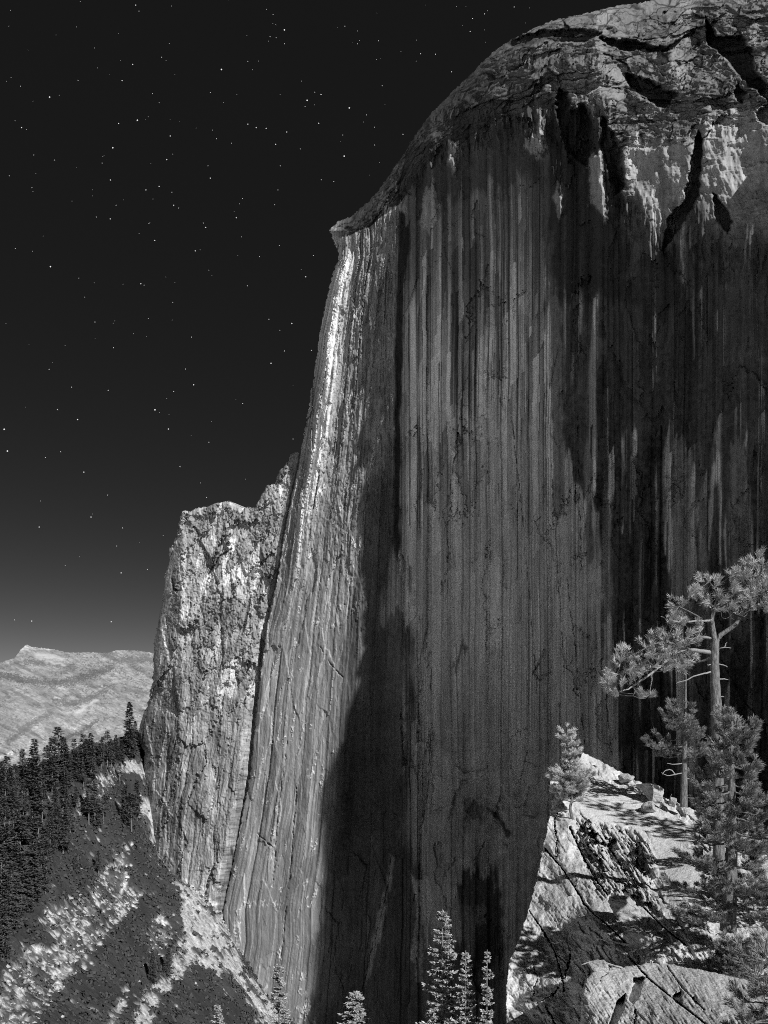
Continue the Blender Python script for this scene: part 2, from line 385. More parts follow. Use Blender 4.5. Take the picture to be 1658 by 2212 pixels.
# corner shade painted as a line; lower left water stains with painted shadow
stain_or_shade([(858, 470), (885, 470), (880, 560), (872, 700), (866, 900), (864, 1170), (858, 1210), (846, 1180), (850, 1000), (852, 800), (856, 600)], .025, 5, 14, 4, 1, 1, 80)
stain_or_shade([(800, 1040), (846, 1000), (850, 1180), (826, 1260), (815, 1350), (800, 1420), (740, 1420), (770, 1250), (790, 1120)], .11, 6, 14, 8, 2, .9, 90)
stain_or_shade([(742, 1340), (880, 1340), (893, 1370), (882, 1430), (868, 1520), (866, 1790), (800, 1800), (730, 1790), (735, 1500)], .12, 8, 18, 10, 3, .92, 60)
stain_or_shade([(730, 1580), (862, 1560), (866, 1800), (920, 1900), (930, 2050), (1090, 1990), (1098, 2280), (640, 2280), (700, 2050), (712, 1850)], .15, 12, 24, 12, 4, .9, 70)
stain_or_shade([(985, 1880), (1060, 1870), (1085, 1930), (1085, 2040), (1040, 2100), (990, 2050), (1000, 1960)], .06, 12, 20, 8, 5, .9, 40)
stain_or_shade([(1040, 1740), (1070, 1750), (1105, 1800), (1095, 1812), (1078, 1775), (1055, 1752)], .06, 5, 9, 4, 6, .9, None, 0)
stain_or_shade([(1000, 1720), (1040, 1740), (1045, 1775), (1010, 1770)], .16, 12, 9, 6, 7, .8, None, 10)
stain_or_shade([(880, 1210), (890, 1215), (888, 1270), (880, 1290)], .06, 3, 8, 5, 8, .8)
stain_or_shade([(1003, 1378), (1012, 1388), (985, 1440), (975, 1440)], .09, 3, 8, 4, 9, .8)
# pale spalls
stain_or_shade([(842, 1842), (852, 1850), (846, 1910), (830, 1985), (812, 2060), (800, 2110), (790, 2120), (800, 2040), (822, 1950), (838, 1880)], .5, 4, 10, 3, 10, .95, 60, 0)
stain_or_shade([(884, 1880), (897, 1900), (912, 1898), (913, 1890), (925, 1890), (930, 1925), (934, 1955), (926, 1990), (925, 2040), (918, 2050), (916, 1985), (912, 2000), (911, 2120), (897, 2120), (896, 2080), (884, 2070), (893, 2020), (899, 1960), (892, 1915)], .62, 3, 9, 2, 11, 1, None, 0)
stain_or_shade([(985, 1955), (1050, 1950), (1052, 1985), (1030, 2000), (1020, 2060), (1000, 2100), (996, 2000)], .36, 8, 14, 5, 12, .85, 30, 20)
stain_or_shade([(1010, 1400), (1030, 1500), (1010, 1600), (985, 1640), (985, 1560)], .33, 10, 18, 14, 13, .4)
for a, b, y0, y1, v in ((1452, 1492, 930, 1330, .24), (1510, 1524, 1040, 1320, .19), (1575, 1612, 950, 1350, .2), (1262, 1276, 960, 1190, .2), (1190, 1212, 620, 1100, .2), (1300, 1316, 1060, 1320, .19)):
    stain_or_shade([(a, y0 + 25), ((a + b) / 2, y0), (b, y0 + 50), (b + 6, y1), (a + 2, y1 + 40)], v, 7, 12, 4, int(a), .9, 70)
# clefts and overhangs of the cap, their shade also painted into the albedo
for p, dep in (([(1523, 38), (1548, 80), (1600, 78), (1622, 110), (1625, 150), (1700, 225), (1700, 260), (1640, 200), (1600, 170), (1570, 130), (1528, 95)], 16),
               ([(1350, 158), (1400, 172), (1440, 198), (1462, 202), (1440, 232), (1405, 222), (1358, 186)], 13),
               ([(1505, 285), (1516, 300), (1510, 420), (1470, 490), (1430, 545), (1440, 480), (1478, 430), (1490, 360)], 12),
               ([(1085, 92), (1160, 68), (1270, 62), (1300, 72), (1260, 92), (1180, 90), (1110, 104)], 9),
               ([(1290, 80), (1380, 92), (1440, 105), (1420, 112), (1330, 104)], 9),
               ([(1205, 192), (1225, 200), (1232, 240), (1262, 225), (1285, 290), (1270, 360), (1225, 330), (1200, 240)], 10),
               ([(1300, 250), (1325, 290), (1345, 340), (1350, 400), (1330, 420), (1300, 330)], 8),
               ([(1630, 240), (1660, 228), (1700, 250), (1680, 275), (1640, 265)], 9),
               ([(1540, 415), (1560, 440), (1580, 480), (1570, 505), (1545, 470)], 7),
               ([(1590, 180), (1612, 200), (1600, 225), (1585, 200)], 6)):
    recess(p, dep, 6, 20, 3, int(p[0][0])); stain_or_shade(p, .05, 6, 20, 5, int(p[0][0]), .9, None, 0)
stain_or_shade([(1335, 310), (1415, 318), (1500, 320), (1490, 400), (1460, 480), (1420, 492), (1385, 440), (1345, 400)], .30, 8, 20, 6, 31, .8)
stain_or_shade([(1515, 270), (1660, 200), (1700, 420), (1600, 400), (1545, 400), (1525, 340)], .36, 8, 20, 8, 32, .7)
stain_or_shade([(1190, 250), (1215, 195), (1235, 240), (1262, 228), (1300, 300), (1340, 330), (1345, 480), (1370, 560), (1340, 640), (1200, 640), (1185, 400)], .035, 16, 24, 8, 41, .9, 60, 40)
stain_or_shade([(1380, 560), (1430, 520), (1450, 560), (1480, 640), (1400, 700), (1340, 640)], .04, 12, 20, 8, 42, .85, 50, 40)
stain_or_shade([(940, 300), (1010, 230), (1060, 240), (1150, 260), (1160, 380), (1000, 420), (900, 470), (890, 380)], .05, 12, 22, 10, 43, .8, 60, 60)
for p_ in ([(970, 300), (985, 320), (982, 380), (968, 350)], [(915, 420), (935, 390), (945, 470), (930, 500), (905, 480)], [(1165, 260), (1178, 330), (1160, 320)], [(1195, 430), (1208, 380), (1215, 460), (1205, 470)], [(1270, 340), (1300, 330), (1310, 480), (1275, 440)], [(1130, 300), (1160, 290), (1170, 340), (1140, 330)]):
    stain_or_shade(p_, .3, 8, 12, 4, int(p_[0][0]), .8, 24, 30); recess(p_, -2.5, 6, 12, 4, int(p_[0][0]))
# cracks and edges
def alcove(poly, depth, y0, y1, seed):
    w_, s_ = poly_sd(X, Y, poly, 12, 5, 14, seed)
    D[w_] += depth * sstep(-2, 2, s_) * (1 - sstep(y0, y1, Y[w_]))
alcove([(962, 1830), (970, 1760), (982, 1708), (1002, 1684), (1026, 1674), (1056, 1677), (1084, 1698), (1106, 1744), (1122, 1830)], 5.5, 1680, 1815, 69)
alcove([(1000, 1810), (1008, 1745), (1036, 1716), (1064, 1724), (1086, 1756), (1096, 1810)], 3.5, 1720, 1800, 60)
recess([(1128, 1760), (1140, 1700), (1165, 1688), (1176, 1720), (1160, 1765)], 2.5, 4, 10, 2, 63)
recess([(984, 1648), (1010, 1638), (1056, 1646), (1050, 1662), (1000, 1668)], 2.0, 4, 8, 2, 64)
recess([(900, 1440), (932, 1405), (932, 1500), (920, 1600), (902, 1600)], 2.2, 3, 10, 1.5, 65)
recess([(866, 1530), (900, 1500), (898, 1620), (875, 1660)], 2.0, 3, 10, 1.5, 66)
recess([(912, 1640), (935, 1560), (945, 1590), (925, 1720), (912, 1770)], 2.5, 3, 10, 1.5, 67)
recess([(1150, 1455), (1175, 1400), (1190, 1420), (1192, 1450), (1165, 1470)], 2.5, 3, 8, 1.5, 68)
for c in ([(1120, 1640), (1150, 1648)], [(975, 1110), (972, 1050), (985, 970), (992, 900)], [(980, 1085), (968, 1110), (966, 1240)], [(872, 1520), (905, 1500), (932, 1407)],
          [(932, 1410), (930, 1500)], [(905, 1440), (902, 1600)], [(862, 1520), (872, 1650)], [(930, 1560), (925, 1700), (912, 1780)], [(880, 1600), (888, 1750)],
          [(1150, 1450), (1172, 1425), (1188, 1408)], [(1146, 1470), (1156, 1436)], [(1170, 1458), (1190, 1450)], [(1153, 1130), (1168, 1115)],
          
          [(1225, 1250), (1255, 1520), (1270, 1700)], [(1105, 900), (1130, 1130), (1160, 1500)], [(1190, 1000), (1215, 1400)], [(1247, 900), (1255, 1230)],
          [(845, 1850), (835, 1930), (800, 2060), (780, 2150), (760, 2215)], [(910, 1780), (906, 1860), (905, 2000), (898, 2110)],
          [(1310, 1520), (1318, 1600), (1330, 1680)], [(1395, 1480), (1410, 1580), (1425, 1700)], [(1560, 1430), (1610, 1520), (1670, 1580)]):
    crack(c, 1.3, 1.2, .75)
for c in ([(690, 1395), (715, 1435), (740, 1462)], [(735, 1300), (745, 1305)], [(556, 1800), (590, 1830), (600, 1870)], [(620, 1600), (600, 1750), (590, 1900)], [(600, 2120), (625, 1900), (640, 1700)]):
    crack(c, 1.4, 1.0, .6)
alb = np.clip(alb, .015, .85)
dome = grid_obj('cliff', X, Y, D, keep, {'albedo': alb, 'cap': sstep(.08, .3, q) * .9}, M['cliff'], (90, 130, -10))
tag(dome, 'huge sheer granite dome face streaked with dark water stains', 'cliff', kind='structure')

# shoulder of the dome beyond the right of the frame: the same wall, unseen, its bulge shaped to shade the face
sv = []; NS, NZ = 46, 40
for i in range(NS):
    t = i / (NS - 1); yy = 275 - 233 * t
    xx0 = CX - RA * (yy - CY) + 1.0 + 90 * max(0, .3 - yy / 400) 
    for j in range(NZ):
        z = -190 + (SH_TOP + 190) * j / (NZ - 1)
        tz = min(max((z + 20) / 170, 0), 1); xx = xx0 - SH_BULGE * (SH_LOW + (1 - SH_LOW) * tz * tz * (3 - 2 * tz)) * math.exp(-((yy - SH_Y) / 26) ** 2)
        back = 60 * max(0, (z - SH_TOP + 40) / 40) ** 2
        sv.append((xx + back * .8 + 2.5 * math.sin(z * .05 + i), yy + back * .5, z))
sv = np.array(sv, f32)
sq = [(i * NZ + j, i * NZ + j + 1, (i + 1) * NZ + j + 1, (i + 1) * NZ + j) for i in range(NS - 1) for j in range(NZ - 1)]
nb = len(sv); top2 = []
for i in range(NS): top2.append(sv[i * NZ + NZ - 1] + np.array((160, 40, -40), f32))
sv = np.concatenate([sv, np.array(top2, f32)])
sq += [(i * NZ + NZ - 1, nb + i, nb + i + 1, (i + 1) * NZ + NZ - 1) for i in range(NS - 1)]
np_mesh('cliff_shade_shoulder', sv, sq, None, M['cliff'], dome, True, {'albedo': np.full(len(sv), .16, f32)})

# ------------------------------------------------------------------ far buttress
XC, YC2, RC = -73.6, 514.0, 2.0
def D_C(x, y):
    d1_ = (XC + RC * YC2) / (uu(x) + RC)
    d0 = (XC + RC * YC2) / (uu(392.) + RC); x0 = uu(392.) * d0; r2 = .95
    d2_ = (x0 + r2 * d0) / np.maximum(uu(x) + r2, .2)
    off = np.interp(y, [1000, 1450, 1900], [4, 0, -1])
    return np.maximum(d1_, d2_) + off - (y - 1500) * .03
TOP = [(637, 976), (628, 979), (618, 1002), (602, 1015), (593, 1044), (574, 1048), (564, 1069), (548, 1095), (522, 1095), (508, 1088), (490, 1080), (465, 1085), (450, 1093),
       (426, 1096), (412, 1103), (394, 1101), (388, 1117), (384, 1140), (380, 1159), (375, 1168), (364, 1188), (366, 1210), (358, 1235), (355, 1262), (350, 1296), (340, 1345), (332, 1393), (329, 1472), (318, 1523),
       (308, 1540), (298, 1582), (301, 1604), (311, 1624), (308, 1694), (316, 1730), (322, 1760), (320, 1850), (320, 2080)]
X, Y = np.meshgrid(np.arange(285, 690, 1.1, dtype=f32), np.arange(960, 2080, 1.1, dtype=f32))
jx = X + 3.0 * fbm(X / 8, Y / 9, 3, 203); jy = Y + 3 * fbm(X / 9, Y / 8, 3, 208)
keep = inside(jx, jy, TOP + [(320, 2100), (700, 2100), (700, 976)]) & (X < lefty(Y) + 16)
ex = X + .136 * (Y - 1100)
wx = ex + 7 * fbm(X / 60, Y / 120, 3, 211)
low = sstep(1380, 1620, Y)
D = D_C(X, Y).astype(f32)
strip = 1 - sstep(386, 398, ex)
jag = fbm(X / 7, Y / 8, 4, 220)
rg = (1 - .7 * low) * (1 - .65 * strip)
gl, gid, ggx, ggy = plates(wx, Y, 44, 80, 223, .14)
ml, mid_, mgx, mgy = plates(wx, Y + 6 * jag, 17, 34, 224, .22)
hl, hid, hgx, hgy = plates(wx, Y, 7.5, 15, 226, .3)
vl, vid, vgx, vgy = plates(wx, Y, 15, 210, 227, .15)
nl, nid, ngx, ngy = plates(wx, Y, 5.5, 90, 228, .25)
r = 2.6 * fbm(wx / 70, Y / 130, 3, 221)
r += (.35 + .65 * rg) * ((gid - .5) * 4 + ggx * (gid - .5) * 4 + ggy * (gid - .6) * 3)
r += rg * ((mid_ - .5) * 2.4 + mgx * (mid_ - .5) * 4 + mgy * (mid_ - .55) * 2.2 + (hid - .5) * 1.0 + hgx * (hid - .5) * 1.8 + hgy * (hid - .6) * .9 + .5 * fbm(X / 4, Y / 5, 3, 230))
r += .6 * (1.15 - rg) * ((vid - .5) * 1.8 + vgx * (vid - .5) * 3.0 + (nid - .5) * .7 + ngx * (nid - .5) * 1.3) + .3 * fbm(wx / 3, Y / 12, 3, 229)
topd = segdist(X, Y, TOP)
D = D + r + 5 * (1 - np.sqrt(1 - np.clip(1 - topd / 16, 0, .999) ** 2))
S1 = fbm(wx / 4.5, Y / 120, 4, 231); S2 = fbm(wx / 18, Y / 200, 3, 232); B1 = fbm(X / 40, Y / 50, 4, 233); S3 = fbm(wx / 2.6, Y / 50, 3, 234)
alb = .34 * (1 + .16 * S1 + .25 * B1 + .2 * S2 + .15 * S3 + .5 * rg * (mid_ - .5) + .4 * rg * (hid - .5) + (1 - rg) * (.5 * (vid - .5) + .5 * (nid - .5)))
alb *= 1 - .3 * rg * (1 - sstep(.03, .12, ml)) - .5 * (1 - rg) * (1 - sstep(.03, .12, vl)) * (vid > .4)
alb *= 1 - .35 * low * sstep(-.1, .4, S2 + .3 * S1)
alb = mix(alb, .6, rg * sstep(.76, .86, mid_) * sstep(.0, .3, B1 + .12) * .9)
alb = mix(alb, .78, sstep(.80, .94, ridged(wx / 15 + .3 * jag, Y / 120, 2, 240)) * sstep(0, .5, fbm(wx / 40, Y / 100, 3, 241)) * .8)
alb *= 1 - .3 * rg * sstep(.78, .95, hid)
def scar(poly, val, dep=0, warp=6, seed=0, amt=.9):
    w_, s = poly_sd(X, Y, poly, 10, warp, 14, seed)
    t = sstep(-3, 3, s); alb[w_] = mix(alb[w_], val * (1 + .3 * S1[w_]), amt * t); D[w_] += dep * t
scar([(395, 1108), (460, 1120), (450, 1140), (430, 1150), (410, 1180), (402, 1240), (396, 1200)], .30, 1.5, 5, 1, .7)
scar([(384, 1190), (400, 1190), (402, 1290), (392, 1300), (386, 1250)], .55, 0, 4, 2, .7)
scar([(480, 1240), (530, 1205), (545, 1225), (540, 1245), (500, 1260), (480, 1262)], .62, 1, 6, 3)
scar([(495, 1160), (508, 1165), (505, 1190), (488, 1190)], .75, 0, 4, 4)
scar([(488, 1105), (508, 1100), (525, 1115), (515, 1135), (492, 1130)], .22, 1, 4, 5)
scar([(455, 1160), (470, 1140), (466, 1180), (458, 1195)], .7, 0, 4, 6)
scar([(470, 1210), (455, 1260), (430, 1300), (415, 1330), (440, 1250)], .65, 0, 6, 7, .8)
scar([(490, 1430), (520, 1420), (525, 1435), (505, 1450), (515, 1480), (510, 1510), (480, 1500), (470, 1530), (465, 1500), (480, 1450)], .55, 0, 5, 8, .85)
scar([(470, 1300), (520, 1290), (545, 1330), (520, 1370), (470, 1350)], .22, 1, 12, 9, .6)
scar([(440, 1520), (470, 1500), (478, 1560), (470, 1640), (448, 1640)], .2, 1, 8, 10, .6)
scar([(380, 1950), (400, 1900), (440, 1930), (470, 1950), (470, 1990), (420, 1980)], .7, 0, 10, 11, .8)
for cpts in ([(540, 1290), (530, 1340), (522, 1370)], [(600, 1020), (560, 1060), (548, 1095)], [(450, 1240), (475, 1200), (500, 1185)], [(372, 1250), (374, 1270), (384, 1275)], [(500, 1830), (505, 1900), (500, 1960)]):
    w_ = sub(X, Y, cpts, 12); g = np.exp(-(segdist(X[w_] + 2 * S1[w_], Y[w_], cpts) / 2.2) ** 2)
    D[w_] += 2 * g; alb[w_] *= 1 - .8 * g
lf = lefty(Y).astype(f32) + 2.5 * fbm(Y / 14, X / 40, 3, 260); cg = np.exp(-((X - lf + 1) / 2.6) ** 2) * (1 - .95 * sstep(1200, 1480, Y))
alb *= 1 - .85 * cg; D += 2.5 * cg * (1 - sstep(1300, 1500, Y))
D = mix(D, D_B(X, Y) + 8, sstep(-26, 8, X - lf))
alb = np.clip(alb, .03, .85)
butt = grid_obj('cliff_buttress', X, Y, D, keep, {'albedo': alb}, M['cliff'], (60, 90, -10), dome)
# ------------------------------------------------------------------ hillside below the wall
def rbf(pts, vals, smooth=0):
    P = np.array(pts, float); n = len(P)
    s = np.ptp(P, axis=0).max(); c = P.mean(0); Q = (P - c) / s
    d2 = ((Q[:, None] - Q[None]) ** 2).sum(-1)
    A = np.where(d2 > 0, .5 * d2 * np.log(np.maximum(d2, 1e-12)), 0) + smooth * np.eye(n)
    T = np.c_[np.ones(n), Q]; Z = np.zeros((3, 3))
    sol = np.linalg.solve(np.block([[A, T], [T.T, Z]]), np.r_[np.array(vals, float), 0, 0, 0])
    def ev(x, y):
        x = (np.asarray(x, float) - c[0]) / s; y = (np.asarray(y, float) - c[1]) / s
        r = sol[n] + sol[n + 1] * x + sol[n + 2] * y
        for i in range(n):
            e = (x - Q[i, 0]) ** 2 + (y - Q[i, 1]) ** 2
            r = r + sol[i] * np.where(e > 0, .5 * e * np.log(np.maximum(e, 1e-12)), 0)
        return r
    return ev
def DCf(x, y): return float(D_C(np.array([float(x)]), np.array([float(y)]))[0])
def DBf(x, y): return float(D_B(np.array([float(x)]), np.array([float(y)]))[0])
ctl = [(300, 1580, 596), (200, 1603, 520), (130, 1638, 470), (60, 1660, 430), (0, 1672, 400), (-150, 1690, 370)]
ctl += [(x, y, DCf(x, y) - 3) for x, y in ((322, 1750), (333, 1825), (362, 1880), (395, 1943), (440, 1968), (475, 1985))]
ctl += [(x, y, DBf(x, y) - 3) for x, y in ((486, 2040), (506, 2100), (542, 2130), (585, 2175), (640, 2225), (700, 2290), (800, 2400))]
ctl += [(150, 1800, 430), (50, 1900, 360), (250, 1900, 440), (100, 2100, 325), (0, 2212, 270), (250, 2212, 330), (390, 2100, 420), (450, 2212, 400),
        (-150, 2000, 280), (900, 2600, 110), (1050, 2700, 70), (0, 2600, 150), (500, 2500, 210), (1200, 2500, 120), (900, 2420, 300)]
wp = [at(*c) for c in ctl]
extra = [(-190, 760, -120), (-330, 640, -130), (-420, 520, -150), (-150, 900, -250), (-500, 300, -160), (0, 700, -100), (-200, 100, -110), (200, 300, -150), (150, 60, -60)]
zfun = rbf([(p.x, p.y) for p in wp] + [e[:2] for e in extra], [p.z for p in wp] + [e[2] for e in extra])
gs = .8
gx_, gy_ = np.meshgrid(np.arange(-340, 130, gs), np.arange(60, 720, gs))
GZ = zfun(gx_, gy_).astype(f32); GX = gx_.astype(f32); GY = gy_.astype(f32)
# behind its skyline ridge the slope falls away towards the next valley
bu = (GX / GY * F + 384) / K
rdg_y = np.interp(bu, [-200, 0, 60, 130, 200, 300, 330, 360], [1685, 1670, 1658, 1636, 1602, 1582, 1600, 1700]); rdg_d = np.interp(bu, [-200, 0, 60, 130, 200, 300, 340], [370, 400, 430, 470, 520, 596, 610])
GZ = np.where(bu < 330, np.minimum(GZ, (VH - rdg_y * K) / F * np.minimum(GY, rdg_d) - .45 * np.maximum(GY - rdg_d, 0)), GZ)
GZ += 2.2 * fbm(GX / 38, GY / 38, 5, 301) + .8 * fbm(GX / 7, GY / 7, 3, 302)
sx = (GX / GY * F + 384) / K; sy = (VH - GZ / GY * F) / K          # where it lies in the survey
n1 = fbm(GX / 22, GY / 22, 5, 310); n2 = fbm(GX / 5, GY / 5, 4, 311, .6); n3 = fbm(GX / 60, GY / 60, 3, 312)
n5 = fbm(GX / 2.2, GY / 3.0, 3, 313, .75)
streak = fbm((GX * .9 + GY * .43) / 2.2 + n2, (GY * .9 - GX * .43) / 16, 4, 331, .65)
fine = fbm(GX / 1.7, GY / 2.4, 3, 332, .7)
def zz(l): return [(.36 * a, 1658 + .36 * b) for a, b in l]
PATCH = [(zz([(790, 450), (720, 480), (540, 680), (510, 780), (380, 800), (250, 870), (230, 930), (330, 1060), (150, 1080), (100, 1150), (-40, 1250), (-40, 1600), (180, 1600), (350, 1380), (500, 1200), (640, 1030), (760, 900), (860, 760), (870, 710), (800, 700), (780, 600)]), 14, .30),
         (zz([(930, 440), (960, 500), (1060, 540), (1120, 660), (1260, 800), (1400, 830), (1430, 1040), (1470, 1230), (1300, 1250), (1150, 1170), (1080, 1280), (950, 1400), (860, 1640), (760, 1640), (830, 1400), (1000, 1230), (1100, 1000), (1080, 780), (1030, 620), (940, 520)]), 12, .5),
         (zz([(450, 250), (500, 120), (650, 0), (700, -20), (735, 0), (700, 80), (610, 180), (600, 270), (430, 320)]), 6, .26),
         (zz([(720, -10), (760, -60), (870, -10), (930, 60), (900, 110), (820, 40), (730, 30)]), 9, .5),
         (zz([(870, 190), (1010, 200), (1010, 260), (990, 320), (1000, 440), (910, 460), (920, 330), (850, 300)]), 9, .5),
         (zz([(1400, 1200), (1500, 1260), (1720, 1400), (1720, 1660), (1580, 1560), (1500, 1380), (1400, 1260)]), 9, .55),
         (zz([(720, 1380), (750, 1330), (740, 1440), (690, 1600), (620, 1600), (680, 1480)]), 9, .5),
         (zz([(900, 880), (1000, 860), (1060, 1000), (960, 1160), (890, 1120)]), 14, .32)]
wxs = sx + 9 * n1 + 5 * n2; wys = sy + 7 * fbm(GX / 20, GY / 20, 4, 320) + 5 * n2
pale = np.zeros(GX.shape, f32); val = np.full(GX.shape, .34, f32)
for pl, br, v in PATCH:
    d = segdist(wxs, wys, pl + [pl[0]]); sd = np.where(inside(wxs, wys, pl), d, -d)
    t = sstep(-2.5, 2.5, sd + br * .8 * n2 + br * .9 * n5 - (br * .35 if v < .35 else 0)) * sstep(-.5, .1, n5 + .6 * n2 + np.clip(sd / br, -1, 1.2) * .35 + (.10 if v >= .45 else -.05)); pale = np.maximum(pale, t); val = np.where(sd > -br, np.maximum(v, .0), val)
spot = sstep(.42, .60, n2 + .35 * n1 + .12 * n3) * (sx < 1100)
pale = np.maximum(pale, spot * .9)
bushy = sstep(.12, .26, fbm(GX / 8, GY / 8, 4, 330, .6) - .06)
pale *= 1 - .9 * bushy * (val < .6)
pale *= 1 - .8 * sstep(.30, .5, fine + .5 * n5)
alb = mix(.045 * (1 + .5 * n1), np.where(val < .42, .11 + .55 * sstep(.45, .85, ridged((GX * .97 + GY * .1) / 2.6 + .9 * n2, (GY - GX * .1) / 20, 3, 350, .6) + .25 * n5), val * .9) * np.clip(.95 + .3 * streak + .3 * n2 + .45 * n5 + .6 * fine, .1, 2.2), pale)
GZ += (1 - pale) * (.9 + .9 * np.abs(fbm(GX / 4, GY / 4, 3, 340))) + pale * .5 * streak
n_, m_ = GX.shape
bi, bj = np.meshgrid(np.arange(n_ - 1), np.arange(m_ - 1), indexing='ij'); bb = (bi * m_ + bj).ravel()
hill = np_mesh('hillside', np.stack([GX, GY, GZ], -1).reshape(-1, 3), np.stack([bb, bb + 1, bb + m_ + 1, bb + m_], -1), None, M['land'], None, True, {'albedo': np.clip(alb, .02, .8)})
tag(hill, kind='structure')
def ground(xw, yw):
    j = min(max((xw + 340) / gs, 0), m_ - 2); i = min(max((yw - 60) / gs, 0), n_ - 2); i0, j0 = int(i), int(j); fi, fj = i - i0, j - j0
    return float((GZ[i0, j0] * (1 - fj) + GZ[i0, j0 + 1] * fj) * (1 - fi) + (GZ[i0 + 1, j0] * (1 - fj) + GZ[i0 + 1, j0 + 1] * fj) * fi)
def paleat(xw, yw):
    return float(pale[min(max(int((yw - 60) / gs), 0), n_ - 1), min(max(int((xw + 340) / gs), 0), m_ - 1)])
def hit(x, y, y0=90., y1=700.):
    """first point of the hillside along a bearing"""
    p = None; Yv = y0
    while Yv < y1:
        p = at(x, y, Yv)
        if p.x > -340 and p.x < 130 and p.z <= ground(p.x, p.y): return Vector((p.x, p.y, ground(p.x, p.y)))
        Yv += 1.5
    return None

# valley floor: one sheet to the horizon
gm = 60000.
gr = np_mesh('ground', np.array([(-gm, -gm, -420), (gm, -gm, -420), (gm, gm, -420), (-gm, gm, -420)], f32), [(0, 1, 2, 3)], None,
             mat('valley_ground', .68, noise=[((.002, .002, .002), .35, 8)]), None, False)
tag(gr, kind='structure')

# ------------------------------------------------------------------ far mountains
RIDGE = [(-400, 1440), (-120, 1440), (0, 1430), (30, 1420), (45, 1400), (57, 1391), (70, 1396), (120, 1402), (150, 1408), (190, 1407), (230, 1409), (245, 1404), (275, 1403), (300, 1404), (330, 1409), (420, 1420), (700, 1440)]
X, Y = np.meshgrid(np.arange(-320, 560, 1.5, dtype=f32), np.arange(1380, 1800, 1.2, dtype=f32))
yr = np.interp(X, [p[0] for p in RIDGE], [p[1] for p in RIDGE]).astype(f32) + 1.2 * fbm(X / 8, Y * 0, 4, 401)
keep = Y >= yr
ys_ = (1403 + 26 * sstep(60, -60, X)).astype(f32)
t = np.clip((Y - ys_) / 130, 0, 3)
D = 2600 + 6500 * np.exp(-t * 2.6) - 500 * t
D += .14 * (450 * fbm((X * .5 + Y) / 60, (Y - X * .3) / 60, 5, 402) + 160 * ridged((X + Y * 1.6) / 26, (Y - .45 * X) / 9, 4, 403)) * np.clip(t * 1.4, .15, 1) * (.5 + .5 * D / 4000)
lay = fbm((X * .7 + Y) / 40, (Y - .45 * X) / 7, 5, 404)
band = lambda pl, w: np.exp(-(segdist(X, Y + 4 * fbm(X / 14, Y / 10, 3, 406), pl) / w) ** 2)
lay2 = fbm((X + Y) / 18, (Y - .5 * X) / 2.2, 4, 409, .6)
fc1, fc2, fcid, fgx, fgy = cells((X + .8 * Y) / 46 + .3 * lay, (Y - .5 * X) / 15 + .3 * lay, 412)
alb = .37 * (1 + .35 * lay + .6 * lay2 * (.4 + fcid) + .5 * (fcid - .5) + .12 * fbm(X / 6, Y / 4, 4, 405))
trees = sstep(.05, .5, fbm(X / 22, Y / 9, 5, 407, .6) + .25 * sstep(60, 200, X) - .25 * sstep(70, 160, Y - yr))
alb = mix(alb, .14, .75 * trees * sstep(.0, .3, fbm(X / 4.2, Y / 3.2, 2, 408) + .1))
for pl, w_, v in (([(0, 1457), (60, 1470), (110, 1475), (150, 1472), (200, 1455), (240, 1440)], 4.5, .14), ([(55, 1428), (120, 1432), (160, 1440)], 3.5, .2), ([(115, 1510), (150, 1520), (190, 1510), (230, 1490)], 3, .2),
                  ([(250, 1425), (330, 1425)], 4, .22), ([(140, 1595), (175, 1580), (210, 1555)], 2.2, .15), ([(20, 1600), (70, 1560), (110, 1540)], 4, .24)):
    alb = mix(alb, v * .8, .75 * sstep(.35, .75, 1.0 * band(pl, w_ * 2.3) + .75 * fbm(X / 3.2, Y / 2.4, 3, 411) - .08))
for pl, w_ in (([(165, 1540), (185, 1525), (210, 1512)], 4), ([(80, 1415), (110, 1418), (135, 1422)], 6), ([(100, 1428), (140, 1435)], 3), ([(245, 1404), (275, 1403)], 1.5), ([(0, 1635), (25, 1628)], 4)):
    alb = mix(alb, .75, .7 * band(pl, w_))
far = grid_obj('far_mountain', X, Y, D, keep, {'albedo': np.clip(alb, .04, .8)}, M['far'], (0, 600, -200))
tag(far, kind='structure')
